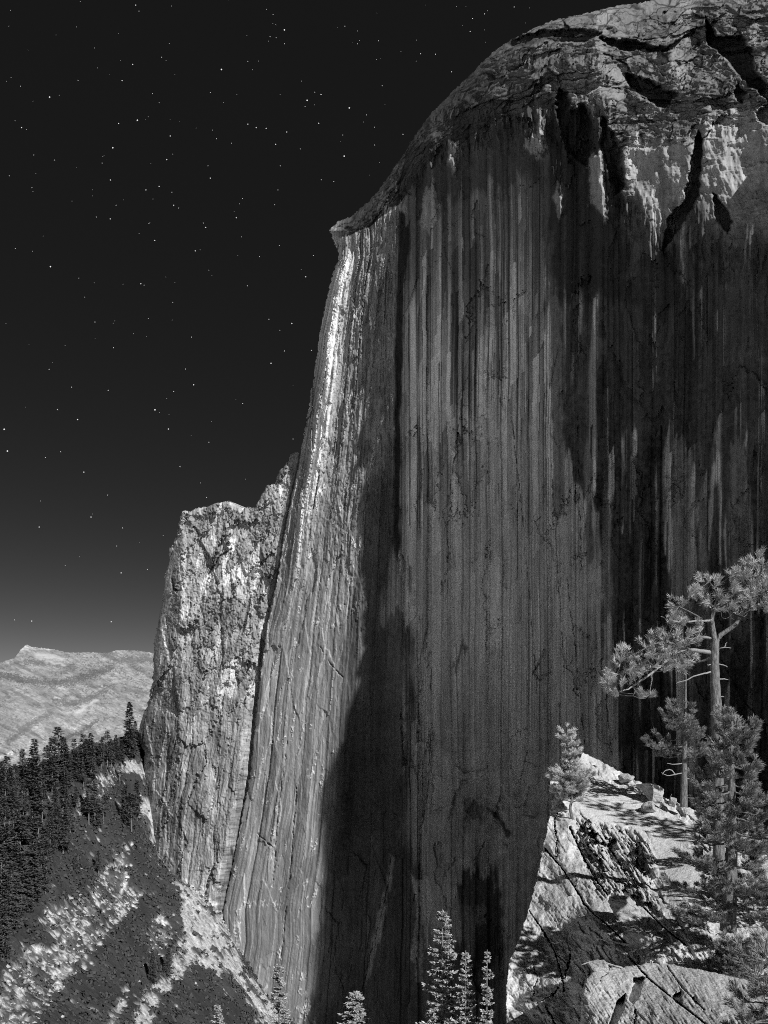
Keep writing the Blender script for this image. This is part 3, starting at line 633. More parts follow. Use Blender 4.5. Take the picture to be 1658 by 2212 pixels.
# ------------------------------------------------------------------ near outcrop
OUT = [(1194, 1669), (1187, 1690), (1185, 1712), (1191, 1723), (1185, 1766), (1174, 1820), (1158, 1896), (1140, 1964), (1119, 2029), (1099, 2076), (1097, 2094), (1093, 2126), (1092, 2212), (1088, 2330),
       (2420, 2330), (2420, 1900), (2200, 1830), (2000, 1800), (1760, 1790), (1637, 1785), (1601, 1792), (1560, 1780), (1500, 1748), (1435, 1722), (1385, 1690), (1342, 1667), (1291, 1639), (1259, 1624), (1240, 1660), (1230, 1698), (1219, 1700), (1206, 1680)]
oc = [(1194, 1669, 44), (1210, 1700, 43.5), (1259, 1624, 50), (1342, 1667, 48), (1435, 1722, 44), (1500, 1748, 42), (1637, 1785, 38), (1760, 1790, 36),
      (1240, 1715, 44), (1300, 1700, 45.5), (1300, 1750, 42), (1280, 1790, 40), (1390, 1770, 40.8), (1450, 1790, 39.5), (1500, 1850, 35), (1545, 1900, 32), (1545, 1960, 29),
      (1185, 1766, 41.5), (1230, 1785, 39.8), (1158, 1896, 37), (1240, 1900, 35), (1119, 2029, 32), (1230, 2010, 31), (1099, 2076, 30.5), (1290, 1990, 29.5), (1340, 1900, 34), (1400, 1900, 33.5), (1350, 2010, 28), (1430, 2020, 27), (1480, 1980, 27.5),
      (1097, 2100, 30), (1180, 2150, 28.5), (1092, 2212, 28.5), (1240, 2212, 26.5), (1250, 2060, 29), (1088, 2330, 26), (1240, 2330, 24),
      (1658, 1950, 29), (1600, 2050, 25), (1760, 2050, 24), (1760, 2330, 18), (2000, 1800, 34), (2420, 1900, 30), (2000, 2050, 23), (2420, 2330, 15), (2000, 2330, 16), (2420, 2050, 24)]
ofun = rbf([c[:2] for c in oc], [c[2] for c in oc])
BLK = [(1262, 2122), (1272, 2105), (1290, 2092), (1320, 2088), (1340, 2090), (1400, 2080), (1440, 2082), (1520, 2095), (1760, 2150), (2430, 2230), (2430, 2340), (1232, 2340), (1254, 2212), (1256, 2160)]
bc = [(1265, 2120, 22.5), (1262, 2180, 21), (1255, 2212, 20.4), (1240, 2330, 17), (1310, 2090, 24), (1420, 2082, 24.5), (1500, 2120, 21.5), (1450, 2200, 18), (1600, 2200, 16.5), (1760, 2200, 15), (1658, 2120, 21), (1760, 2160, 20), (1450, 2330, 14), (1760, 2330, 12), (2420, 2250, 13), (2420, 2330, 11)]
bfun = rbf([c[:2] for c in bc], [c[2] for c in bc])
X, Y = np.meshgrid(np.concatenate([np.arange(1075, 1740, 1.15), np.arange(1741, 2425, 5)]).astype(f32), np.arange(1610, 2320, 1.15, dtype=f32))
keep = inside(X + 3 * fbm(X / 12, Y / 12, 4, 501), Y + 3 * fbm(X / 12, Y / 12, 4, 502), OUT)
d_base = ofun(X, Y).astype(f32)
d_blk = bfun(X, Y).astype(f32)
bsd = segdist(X + 2 * fbm(X / 14, Y / 14, 3, 503), Y + 2 * fbm(X / 14, Y / 14, 3, 504), BLK + [BLK[0]])
inb = inside(X + 2 * fbm(X / 14, Y / 14, 3, 503), Y + 2 * fbm(X / 14, Y / 14, 3, 504), BLK)
d_blk = d_blk + .35 * (1 - np.sqrt(1 - np.clip(1 - bsd / 14, 0, .99) ** 2))
D = np.where(inb, np.minimum(d_blk, d_base), d_base).astype(f32)
SAND = [[(1235, 1705), (1262, 1690), (1330, 1700), (1385, 1718), (1440, 1760), (1500, 1790), (1510, 1815), (1450, 1835), (1400, 1800), (1350, 1785), (1290, 1775), (1240, 1742)],
        [(1400, 1800), (1480, 1830), (1540, 1870), (1560, 1920), (1545, 1950), (1480, 1940), (1420, 1880)]]
sand = np.zeros(X.shape, f32)
for s_ in SAND:
    w_, sd = poly_sd(X, Y, s_, 16, 6, 20, 6)
    sand[w_] = np.maximum(sand[w_], sstep(-5, 5, sd))
RUB = [(1240, 1765), (1290, 1770), (1340, 1790), (1420, 1830), (1400, 1900), (1430, 1980), (1340, 1930), (1300, 1940), (1280, 1900), (1250, 1830)]
rub = np.zeros(X.shape, f32); w_, sd = poly_sd(X, Y, RUB, 20, 8, 20, 9); rub[w_] = sstep(-10, 10, sd)
dx_ = (X * .55 + Y * .83); dy_ = (Y * .55 - X * .83)         # joints run down to the right
n1 = fbm(X / 60, Y / 60, 4, 510); n2 = fbm(X / 14, Y / 14, 4, 511); n3 = fbm(dx_ / 30, dy_ / 7, 4, 512, .6); n4 = fbm(X / 4, Y / 4, 3, 513)
c1, c2, cid, cgx, cgy = cells(dx_ / 60 + .4 * n2, dy_ / 26 + .3 * n2, 514)
c4, c5, fid, fgx, fgy = cells(dx_ / 34 + .12 * n2, dy_ / 13 + .12 * n2, 515)
k4, k5, kid, kgx, kgy = cells(dx_ / 13 + .15 * n4, dy_ / 6 + .15 * n4, 516)
rel = .45 * n1 + .05 * n2 + .05 * n3 + .02 * n4 + (1 - .85 * inb) * mix(.35, 1., sstep(1220, 1300, X)) * ((fid - .5) * .22 + fgy * (fid - .4) * .3 + fgx * (fid - .5) * .2 + (kid - .5) * .06 + kgy * (kid - .5) * .12) + inb * (.10 * fbm(dx_ / 50, dy_ / 5, 4, 520))
rel += rub * ((cid - .5) * 1.6 + cgy * 1.0 * (cid - .3) + .35 * n3 + .15 * n2)
D = D + rel * (1 - .9 * sand) * D / 33
alb = .52 * (1 + .22 * n1 + .2 * n2 + .25 * n3 + .15 * n4)
alb = mix(alb, .58 * (1 + .12 * n2 + .25 * fbm(X / 2.2, Y / 1.6, 2, 521)), sand)
alb = mix(alb, .54 * (1 + .3 * n4 + .2 * n3), inb * .8)
alb *= 1 - .5 * rub * sstep(.1, .5, n3)
def ocrack(p, wd, deep, dark=.65):
    w_ = sub(X, Y, p, 16); g = np.exp(-(segdist(X[w_] + 5 * n2[w_] + 2 * n4[w_], Y[w_] + 4 * n2[w_], p) / (wd * (.36 + .3 * n1[w_]))) ** 2)
    D[w_] += deep * g; alb[w_] *= 1 - dark * g
for p, wd, dp in (([(1176, 1831), (1216, 1878), (1241, 1917), (1263, 1953), (1288, 1978), (1320, 2005), (1350, 2036)], 3.2, .9), ([(1140, 1964), (1169, 2004), (1198, 2054), (1216, 2119), (1216, 2140)], 2.6, .6), ([(1232, 2060), (1228, 2090), (1214, 2118)], 3, .5),
                 ([(1201, 1752), (1198, 1788), (1203, 1820), (1201, 1852)], 2.2, .5), ([(1245, 1890), (1244, 1915)], 1.8, .3), ([(1360, 2068), (1399, 2112), (1443, 2148), (1507, 2198), (1560, 2240)], 3.0, .7), ([(1230, 1785), (1250, 1830), (1280, 1890), (1310, 1930)], 4, .9),
                 ([(1290, 1800), (1330, 1850), (1360, 1910)], 3.2, .7), ([(1204, 2130), (1190, 2150), (1168, 2160)], 4, .5), ([(1372, 2180), (1370, 2220)], 2.5, .5), ([(1177, 2170), (1200, 2212)], 3, .4), ([(1440, 2085), (1470, 2130), (1520, 2180)], 2.2, .4),
                 ([(1390, 1960), (1430, 2000), (1480, 2040)], 3, .8), ([(1320, 2090), (1300, 2110), (1285, 2125)], 2, .3), ([(1460, 2140), (1452, 2165)], 1.5, .2), ([(1150, 2080), (1160, 2110), (1150, 2150)], 1.8, .3), ([(1200, 2060), (1224, 2080)], 2, .3)):
    ocrack(p, wd, dp)
# open joint and lifted flakes of the near block
for p, dp in (([(1368, 2110), (1392, 2110), (1380, 2150), (1368, 2168), (1356, 2160), (1360, 2140)], .9), ([(1332, 2160), (1350, 2145), (1346, 2180), (1318, 2230), (1308, 2230)], .9), ([(1450, 2150), (1470, 2140), (1474, 2172), (1458, 2165)], .7), ([(1490, 2150), (1500, 2152), (1508, 2166), (1500, 2168)], .3)):
    w_, sd = poly_sd(X, Y, p, 8, 2, 12, 3); D[w_] += dp * sstep(-1.5, 1.5, sd)
alb = np.clip(alb, .04, .8)
outcrop = grid_obj('rock_outcrop', X, Y, D, keep, {'albedo': alb}, M['rock'], (4, 9, -3))
tag(outcrop, 'pale jointed granite outcrop with sandy ledge below the pines', 'rock outcrop', kind='structure')
OX, OY, OD = X, Y, D
def odepth(x, y):
    j = int(round((x - 1075) / 1.15)); i = int(round((y - 1610) / 1.15))
    return float(OD[min(max(i, 0), OD.shape[0] - 1), min(max(j, 0), OD.shape[1] - 1)])

# boulders on the ledge
import bmesh
def boulder(name, label, x, y, rx, ry, rz, seed, rot=0, dpt=None, flat=.5, n=13):
    r_ = random.Random(seed); bm = bmesh.new()
    Yd = dpt or odepth(x, y + ry * .5)
    s = K / F * Yd
    for i in range(n):
        v = Vector((r_.gauss(0, 1), r_.gauss(0, 1), r_.gauss(0, 1))).normalized()
        bm.verts.new(Vector((v.x * rx * s, v.y * rz * s, v.z * ry * s)))
    bmesh.ops.convex_hull(bm, input=bm.verts)
    bmesh.ops.delete(bm, geom=[v for v in bm.verts if not v.link_faces], context='VERTS')
    bmesh.ops.bevel(bm, geom=bm.edges[:], offset=.06 * rx * s, segments=2, affect='EDGES', profile=.6)
    bmesh.ops.triangulate(bm, faces=bm.faces[:])
    bmesh.ops.subdivide_edges(bm, edges=bm.edges[:], cuts=3, use_grid_fill=True)
    co_ = np.array([v.co[:] for v in bm.verts], f32)
    dsp = .10 * rx * s * fbm(co_[:, 0] / (rx * s) * 3 + seed, co_[:, 2] / (ry * s) * 3 + co_[:, 1] * 2, 4, seed)
    bm.normal_update()
    for v, d in zip(bm.verts, dsp): v.co += v.normal * float(d)
    me = bpy.data.meshes.new(name); bm.to_mesh(me); bm.free(); me.materials.append(M['boulder'])
    o = bpy.data.objects.new(name, me); C.objects.link(o)
    o.location = at(x, y, Yd - rz * s * .25); o.rotation_euler = (0, R(rot), 0)
    tag(o, label, 'boulder', 'boulders on the granite ledge')
    return o
boulder('boulder', 'small dark rounded boulder on the ridge left of the big split boulder', 1352, 1681, 20, 13, 22, 11)
boulder('boulder', 'big angular boulder with one bright sunlit face at top of sandy ledge', 1402, 1708, 34, 31, 30, 24, 12)
boulder('boulder', 'shaded squat boulder leaning below the big bright faced boulder', 1407, 1744, 24, 17, 24, 35)
boulder('boulder', 'rough pointed boulder leaning on the slab in the middle of the outcrop', 1344, 1962, 42, 30, 34, 42, 20, None)
boulder('boulder', 'long tilted pale slab lying below the rough pointed boulder', 1388, 2026, 58, 22, 34, 57, 24)
boulder('boulder', 'bright white boulder seen through the dense pine branches', 1612, 1805, 24, 26, 26, 61)
boulder('boulder', 'small jagged bright stone right of the big bright faced boulder', 1454, 1732, 12, 14, 14, 72)
boulder('boulder', 'flat half shaded block at the lip of the near sunlit block', 1300, 2088, 36, 13, 30, 83, 6)
# ------------------------------------------------------------------ trees
class Tube:
    def __init__(s): s.v = []; s.f = []
    def add(s, pts, r0, r1, n=6, jit=0):
        pts = [Vector(p) for p in pts]; L_ = len(pts); b = len(s.v)
        for i, p in enumerate(pts):
            t = (pts[min(i + 1, L_ - 1)] - pts[max(i - 1, 0)]); t = t.normalized() if t.length > 1e-9 else Vector((0, 0, 1))
            a = t.cross(Vector((.31, .77, .2)) if abs(t.z) > .8 else Vector((0, 0, 1))).normalized(); c = t.cross(a)
            r = r0 + (r1 - r0) * i / max(L_ - 1, 1)
            for k in range(n):
                an = 2 * math.pi * k / n; rr = r * (1 + jit * rnd.uniform(-1, 1))
                s.v.append(p + a * math.cos(an) * rr + c * math.sin(an) * rr)
        for i in range(L_ - 1):
            for k in range(n):
                k2 = (k + 1) % n
                s.f.append((b + i * n + k, b + i * n + k2, b + (i + 1) * n + k2, b + (i + 1) * n + k))
        s.f.append(tuple(b + (L_ - 1) * n + k for k in (0, n // 3, 2 * n // 3, n - 1)))
    def build(s, name, m, parent=None, link=True):
        return np_mesh(name, np.array([v[:] for v in s.v], f32), np.array(s.f), None, m, parent, True, None, link)
def smooth(pts, n=4, wob=0):
    """rounded polyline through 3-D points"""
    pts = [Vector(p) for p in pts]; out = []
    P = [pts[0] * 2 - pts[1]] + pts + [pts[-1] * 2 - pts[-2]]
    for i in range(1, len(P) - 2):
        for k in range(n):
            t = k / n
            out.append(.5 * ((2 * P[i]) + (P[i + 1] - P[i - 1]) * t + (2 * P[i - 1] - 5 * P[i] + 4 * P[i + 1] - P[i + 2]) * t * t + (3 * P[i] - P[i - 1] - 3 * P[i + 1] + P[i + 2]) * t ** 3))
    out.append(pts[-1])
    if wob: out = [out[0]] + [p + Vector((rnd.uniform(-1, 1), rnd.uniform(-1, 1), rnd.uniform(-1, 1))) * wob for p in out[1:]]
    return out
class Needles:
    def __init__(s): s.v = []; s.t = []
    def tuft(s, p, d, ln, n=26, w=.010, spread=1.0):
        d = Vector(d).normalized()
        for i in range(n):
            a = Vector((rnd.gauss(0, 1), rnd.gauss(0, 1), rnd.gauss(0, 1))).normalized()
            e = (d * (.85 + .3 * rnd.random()) + a * spread * .62).normalized()
            l = ln * rnd.uniform(.7, 1.08); o = p + d * (ln * .55 * (rnd.random() - .6))
            sd = e.cross(Vector((rnd.gauss(0, 1), rnd.gauss(0, 1), rnd.gauss(0, 1)))).normalized() * w
            b = len(s.v); m_ = o + e * l * .55
            s.v += [o, m_ + sd, o + e * l + Vector((0, 0, -l * .06)), m_ - sd]; s.t.append((b, b + 1, b + 2, b + 3))
    def build(s, name, m, parent=None, link=True):
        return np_mesh(name, np.array([v[:] for v in s.v], f32), np.array(s.t), None, m, parent, False, None, link)
def rpt(d, s): return d + Vector((rnd.uniform(-s, s), rnd.uniform(-s, s), rnd.uniform(-s, s)))
def tree_root(name, loc, label, cat, group=None):
    o = bpy.data.objects.new(name, None); C.objects.link(o); o.location = loc; o.empty_display_size = .3
    return tag(o, label, cat, group)
def rel(pts, o): return [Vector(p) - o for p in pts]

def pinpoly(p, poly):
    x, y = p; c = False
    for (x1, y1), (x2, y2) in zip(poly, poly[1:] + poly[:1]):
        if (y1 > y) != (y2 > y) and x < (x2 - x1) * (y - y1) / (y2 - y1) + x1: c = not c
    return c
def near_pts(p, pool): return min(pool, key=lambda q_: (q_ - p).length_squared)

# --- tall pine with the flat one sided crown
def tall_pine():
    Yt = 30.0; Z = lambda a, b, dy=0: at(1061 + .36 * a, 1127.5 + .36 * b, Yt + dy)
    base = at(1552, 1850, Yt); root = tree_root('pine_tree', base, 'tall bare trunked pine whose flat crown reaches out over the cliff', 'pine tree')
    tr = Tube(); B = lambda l: rel(smooth(l, 4), base)
    tr.add(B([at(1552, 1960, Yt), at(1550, 1700, Yt), Z(1350, 1140), Z(1343, 1000), Z(1336, 850), Z(1340, 700)]), .20, .135, 12, .06)
    tr.add(B([Z(1340, 720), Z(1328, 640), Z(1322, 575), Z(1335, 520)]), .10, .05, 8, .08)
    tr.add(B([Z(1345, 720), Z(1372, 680), Z(1420, 645), Z(1462, 615), Z(1490, 560, .2), Z(1520, 500, .2), Z(1560, 420, .2), Z(1600, 350, .1), Z(1625, 260, .1), Z(1625, 195)]), .09, .02, 8, .08)
    trunk = tr.build('trunk', M['bark'], root)
    limbs = [[(1335, 785, 0), (1270, 775, 0), (1200, 768, .1), (1130, 782, .2), (1050, 830, .2), (960, 905, .1), (880, 960, 0), (820, 1000, -.1), (740, 1020, -.2), (700, 990, -.2)],
             [(1200, 768, .1), (1120, 740, -.3), (1040, 720, -.5), (950, 740, -.5), (860, 790, -.6), (780, 830, -.5)],
             [(1340, 700, 0), (1260, 690, .1), (1200, 700, .3), (1120, 680, .5), (1040, 650, .5), (1010, 630, .5)],
             [(1325, 590, 0), (1260, 590, -.2), (1150, 600, -.3), (1080, 590, -.4), (1015, 565, -.4)],
             [(1330, 540, 0), (1290, 470, .2), (1250, 430, .2), (1215, 370, .2)],
             [(1335, 520, 0), (1350, 430, -.3), (1310, 360, -.4), (1290, 310, -.4)],
             [(1335, 520, 0), (1400, 450, .3), (1460, 380, .3), (1520, 330, .4), (1570, 260, .3)],
             [(1490, 560, .2), (1560, 520, .3), (1640, 490, .5), (1700, 450, .6)],
             [(1520, 500, .2), (1600, 440, -.2), (1680, 400, -.4), (1760, 380, -.4)],
             [(1300, 600, 0), (1230, 560, -.2), (1160, 520, -.2), (1110, 500, -.3), (1085, 480, -.3)],
             [(1050, 830, .2), (980, 850, .6), (900, 860, .8), (830, 870, .9)],
             [(960, 905, .1), (960, 960, .2), (950, 1010, .2)], [(880, 960, 0), (870, 1000, .2), (850, 1040, .2)],
             [(1365, 790, 0), (1300, 820, .5), (1200, 850, .8), (1100, 870, 1), (1020, 880, 1.1)]]
    pool = []
    for i, l in enumerate(limbs):
        p3 = smooth([Z(*q_) for q_ in l], 5, .012)
        if i in (0, 3):   # sunlit grey limbs
            pass
        tr2 = Tube(); tr2.add(rel(p3, base), .075 if i == 0 else .045 if i < 4 or i == 13 else .03, .010, 7, .1)
        tr2.build('branch', M['dead'] if i in (0, 2, 3, 4, 11) else M['bark'], root)
        pool += p3[len(p3) // 4:]
    dd = Tube()
    for l in ([(1330, 895, 0), (1290, 905, -.1), (1230, 918, -.2), (1170, 945, -.2), (1108, 965, -.2)], [(1350, 945, 0), (1385, 940, -.1), (1420, 943, -.1)], [(1350, 1045, 0), (1396, 1046, -.1)],
              [(1360, 850, 0), (1400, 860, 0), (1415, 868, 0)], [(1340, 770, 0), (1390, 750, -.2), (1435, 755, -.2)], [(1395, 750, -.2), (1410, 722, -.2)], [(1320, 855, 0), (1296, 856, -.2)]):
        dd = Tube(); dd.add(rel(smooth([Z(*q_) for q_ in l], 4, .01), base), .035 if l[0][1] > 880 else .02, .012, 6, .1); dd.build('dead_branch', M['dead'], root)
    tw0 = Tube()
    for k in range(10):     # bare curling twigs below the crown
        a = rnd.uniform(1380, 1500); pts_ = [Z(a, 540, rnd.uniform(-.3, .3))]
        an = rnd.uniform(0, 6.3)
        for j in range(6):
            an += rnd.uniform(.3, .9); pts_.append(pts_[-1] + Vector((math.cos(an), rnd.uniform(-.3, .3), math.sin(an))) * .09)
        tw0.add(rel(smooth(pts_, 3), base), .011, .005, 5)
    tw0.build('bare_twigs', M['dead'], root)
    regs = [[(680, 940), (760, 760), (900, 700), (1000, 620), (1100, 570), (1260, 600), (1300, 690), (1200, 760), (1040, 830), (960, 890), (850, 960), (700, 1030)],
            [(860, 1010), (900, 1000), (975, 1005), (970, 1045), (870, 1055)], [(690, 900), (745, 900), (750, 1040), (690, 1030)],
            [(1185, 430), (1205, 340), (1285, 295), (1320, 330), (1400, 325), (1470, 290), (1530, 220), (1600, 180), (1660, 170), (1800, 250), (1800, 520), (1658, 550), (1500, 500), (1430, 540), (1300, 510), (1190, 470)],
            [(1058, 450), (1105, 450), (1105, 530), (1060, 550)], [(1125, 470), (1160, 470), (1160, 510), (1130, 505)], [(1090, 540), (1180, 560), (1160, 620), (1080, 600)], [(1000, 800), (1240, 790), (1180, 900), (960, 880)]]
    cnt = [135, 10, 10, 175, 4, 3, 12, 26]
    nd = Needles(); tw = Tube(); placed = []
    for poly, n in zip(regs, cnt):
        xs_ = [p[0] for p in poly]; ys_ = [p[1] for p in poly]; k = tries = 0
        while k < n and tries < n * 30:
            tries += 1
            a, b = rnd.uniform(min(xs_), max(xs_)), rnd.uniform(min(ys_), max(ys_))
            if not pinpoly((a, b), poly): continue
            if fbm(np.array([a / 60]), np.array([b / 45]), 2, 611)[0] < -.22: continue
            p = Z(a, b, rnd.uniform(-1.0, 1.0))
            if any((p - o_).length < .17 for o_ in placed): continue
            placed.append(p); k += 1
            q_ = near_pts(p, pool); d = (p - q_); d = (d.normalized() if d.length > .01 else Vector((0, 0, 1))) + Vector((rnd.uniform(-.3, .3), rnd.uniform(-.3, .3), .9))
            if d.length > 0 and (p - q_).length < 1.4:
                tw.add(rel(smooth([q_, (q_ + p) * .5 + Vector((rnd.uniform(-.05, .05), 0, -.04)), p], 3), base), .012, .006, 4)
            nd.tuft(p - base, d, rnd.uniform(.21, .30), 52, .0072)
            if rnd.random() < .5: nd.tuft(p - base - d.normalized() * .12, d, .15, 24, .0055)
    nd.build('crown', M['needle4'], root); tw.build('twigs', M['bark'], root)
tall_pine()

# --- generic pine grown from whorls, tufts at the twig ends
def grown_pine(name, label, base, top, r_low, r_top, whorls, tuft, needles, tr0, clear=0., group=None, lean=0., fill=1.0, droop=-.1, dead_top=0., curve=None, mat_n='needle', shape=.8, asym=0, flat=1., egg=False, wd=.011, dens=1):
    base = Vector(base); top = Vector(top); H = (top - base).length
    root = tree_root(name, base, label, 'pine tree', group)
    axis = [base, base.lerp(top, .35) + Vector((lean, 0, 0)), base.lerp(top, .7) + Vector((lean * .5, 0, 0)), top] if not curve else curve + [base.lerp(top, .5), top]
    ax = smooth(axis, 6); tr = Tube(); tr.add(rel(ax, base), tr0, tr0 * .12, 10, .07)
    def axp(t):
        i = min(int(t * (len(ax) - 1)), len(ax) - 2); return ax[i].lerp(ax[i + 1], t * (len(ax) - 1) - i)
    br = tr; nd = Needles()
    for wv in range(whorls):
        t = clear + (1 - clear - dead_top) * (wv + rnd.uniform(-.3, .3)) / whorls
        t = min(max(t, clear), 1 - dead_top)
        s = (t - clear) / (1 - clear - dead_top + 1e-6)
        ln0 = r_low + (r_top - r_low) * s ** shape
        if egg: ln0 = r_low * math.sin(math.pi * (.22 + .72 * s)) ** .8
        for k in range(rnd.randint(3, 5)):
            an = rnd.uniform(0, 2 * math.pi); ln = ln0 * rnd.uniform(.55, 1.12) * (1 + asym * math.cos(an))
            d = Vector((math.cos(an), math.sin(an), 0)); o = axp(t)
            pts_ = [o, o + d * ln * .4 + Vector((0, 0, droop * ln * .6)), o + d * ln * .75 + Vector((0, 0, droop * ln * .8)), o + d * ln + Vector((0, 0, droop * ln * .35 + .08 * ln + .35 * s * ln))]
            pp = smooth(pts_, 4, .02 * ln); br.add(rel(pp, base), tr0 * .18 * (1 - .6 * s) + .006, .006, 5)
            m_ = int(max(3, ln / tuft * 2.6 * fill) * dens)
            for j in range(m_):
                u = rnd.uniform(.28, 1.02) ** .8; u = min(u, 1)
                i = min(int(u * (len(pp) - 1)), len(pp) - 2); q_ = pp[i].lerp(pp[i + 1], u * (len(pp) - 1) - i)
                sd = Vector((-d.y, d.x, 0)) * rnd.uniform(-1, 1) * ln * .30 * (1.25 - u * .8)
                p = q_ + sd + Vector((0, 0, rnd.uniform(-.02, .10) * ln * flat + .03))
                if sd.length > tuft * .7 and rnd.random() < .6: br.add(rel([q_, (q_ + p) * .5 + Vector((0, 0, -.02)), p], base), .008, .004, 4)
                nd.tuft(p - base, d * .6 + sd.normalized() * .3 + Vector((0, 0, .7)), tuft * rnd.uniform(.8, 1.1), needles, wd)
    nd.tuft(axp(1 - dead_top) - base, (0, 0, 1), tuft, needles, wd)
    br.build('trunk', M['bark'], root); nd.build('crown', M[mat_n], root)
    return root, axp
# dense pine at the right edge
Yd = 25.0
dense, _ = grown_pine('pine_tree', 'dense bushy pine with thick dark trunk at the right edge of the ledge', at(1572, 2010, Yd), at(1580, 1538, Yd), 1.9, .55, 25, .19, 34, .22, .10, fill=1.55, flat=.35, wd=.0075, lean=.05, droop=-.16, shape=.8)
# dead topped pine on the ridge
Yp = 41.5
p2, axp2 = grown_pine('pine_tree', 'slim pine with a bare dead spike at its top standing on the ridge', at(1476, 1742, Yp), at(1481, 1452, Yp), 1.9, .5, 10, .23, 40, .17, .36, dead_top=.26, wd=.0075, droop=-.08, fill=1.1, asym=-.25)
dd = Tube()
for l in ([(1474, 1648), (1455, 1650), (1440, 1648)], [(1476, 1668), (1458, 1672), (1440, 1674), (1428, 1668)], [(1458, 1672), (1448, 1662), (1436, 1664), (1430, 1672)], [(1476, 1680), (1490, 1682), (1505, 1690)], [(1482, 1610), (1492, 1618), (1506, 1628)], [(1476, 1718), (1486, 1718)]):
    b_ = at(1476, 1742, Yp); dd = Tube(); dd.add(rel(smooth([at(*q_, Yp - .1 * i) for i, q_ in enumerate(l)], 4, .01), b_), .03, .012, 5); dd.build('dead_branch', M['dead'], p2)
# young pine on the tip of the outcrop
Yy = odepth(1233, 1768)
grown_pine('pine_tree', 'small young pine with a crooked trunk growing on the tip of the outcrop', at(1236, 1770, Yy), at(1224, 1568, Yy), .98, .36, 30, .21, 40, .075, .26, egg=True, wd=.0075, curve=[at(1236, 1770, Yy), at(1231, 1745, Yy), at(1235, 1722, Yy), at(1229, 1700, Yy), at(1232, 1680, Yy)], droop=.12, shape=2.2, fill=1.3, mat_n='needle3')
# spreading branches of pines rooted below the bottom right corner
for (x, y, xt, yt, Yv, r0, lab) in ((1665, 2420, 1675, 2050, 14.5, 1.35, 'low wide pine filling the bottom right corner below the dense pine'), (1590, 2120, 1600, 2030, 23.5, 1.0, 'very low shrubby pine sprawling behind the top of the near sunlit block'), (1735, 2060, 1740, 1740, 27, 1.7, 'shadowy pine cut off by the right edge behind the dense pine'), (1540, 1810, 1545, 1700, 33.0, .9, 'small scrubby pine on the ledge between the boulders and the dense pine')):
    grown_pine('pine_tree', lab, at(x, y, Yv), at(xt, yt, Yv), r0, r0 * .35, 11, .16, 36, .10, .05, droop=-.05, shape=1.0, fill=1.4, wd=.0055)

# a pine just beyond the right of the frame, whose shadow dapples the sandy ledge
grown_pine('pine_tree', 'pine standing behind the dense pine past the right edge, shading the sandy ledge', (18.3, 31.6, -9), (18.5, 31.4, 6.0), 2.7, .6, 22, .26, 20, .2, .32, droop=-.1, fill=.8, wd=.016)
# --- firs: tapered trunk and drooping sprays, a few kinds shared by the copies
def fir_meshes(seed, H, rad, clear, gaps, sprays, nl=12, lf=.038, lw=.0085):
    r_ = random.Random(seed); v = []; fcs = []; tr = Tube()
    tr.add([Vector((0, 0, -2)), Vector((.02 * H * r_.uniform(-1, 1), 0, H * .5)), Vector((0, 0, H))], H * .014, H * .003, 7, .05)
    def leaf(o, d, s, wv):
        sd = d.cross(Vector((r_.gauss(0, .5), r_.gauss(0, .5), 1))).normalized() * wv
        b = len(v); v.extend([o, o + d * s * .5 + sd, o + d * s, o + d * s * .5 - sd]); fcs.append((b, b + 1, b + 2, b + 3))
    n = sprays
    for i in range(n):
        t = clear + (1 - clear) * i / n
        if r_.random() < gaps: continue
        s = (t - clear) / (1 - clear); ln0 = rad * H * (1 - s) ** .75 * (.55 + .45 * min(1, s * 5 + .3)) + .012 * H
        for k in range(r_.randint(4, 6)):
            an = r_.uniform(0, 6.283); ln = ln0 * r_.uniform(.5, 1.15); d = Vector((math.cos(an), math.sin(an), 0)); o = Vector((0, 0, t * H))
            tip = o + d * ln + Vector((0, 0, (-.28 + .5 * s) * ln))
            tr.add([o, o.lerp(tip, .6) + Vector((0, 0, .03 * ln)), tip], H * .0022, H * .0008, 3)
            for j in range(nl):
                u = r_.uniform(.2, 1); q_ = o.lerp(tip, u); e = (d * .6 + Vector((-d.y, d.x, 0)) * r_.uniform(-1.2, 1.2) + Vector((0, 0, r_.uniform(-.35, .35)))).normalized()
                leaf(q_, e, H * lf * r_.uniform(.7, 1.4) * (1.2 - .5 * s), H * lw)
    cm = np_mesh('crown', np.array([x[:] for x in v], f32), np.array(fcs), None, None, None, False, None, False)
    return cm, tr.build('trunk', None, None, False)
def fir(kind, loc, h, label, group, cm_mat, tr_mat, rot, wide=1.0):
    cm, tm = kind
    root = tree_root('fir_tree', loc, label, 'fir tree', group)
    sc = h / 20.0
    root.scale = (sc * wide * rnd.uniform(.85, 1.15), sc * wide * rnd.uniform(.85, 1.15), sc); root.rotation_euler = (0, 0, rot)
    for me, nm in ((cm, 'crown'), (tm, 'trunk')):
        o = bpy.data.objects.new(nm, me); C.objects.link(o); o.parent = root
    return root
def kinds(specs, cmat, tmat):
    out = []
    for s in specs:
        cm, tm = fir_meshes(*s); cm.materials.append(cmat); tm.materials.append(tmat); out.append((cm, tm))
    return out
KD = kinds([(1, 20, .15, .12, .05, 44), (2, 20, .19, .2, .12, 40), (3, 20, .12, .30, .25, 34), (4, 20, .16, .5, .1, 30), (5, 20, .11, .1, .0, 50)], M['needle2'], M['bark2'])
KL = kinds([(11, 20, .165, .05, .0, 60, 46, .018, .0036), (12, 20, .135, .05, .0, 58, 42, .017, .0034), (13, 20, .10, .1, .25, 54, 34, .016, .0034)], M['needle4'], M['bark'])
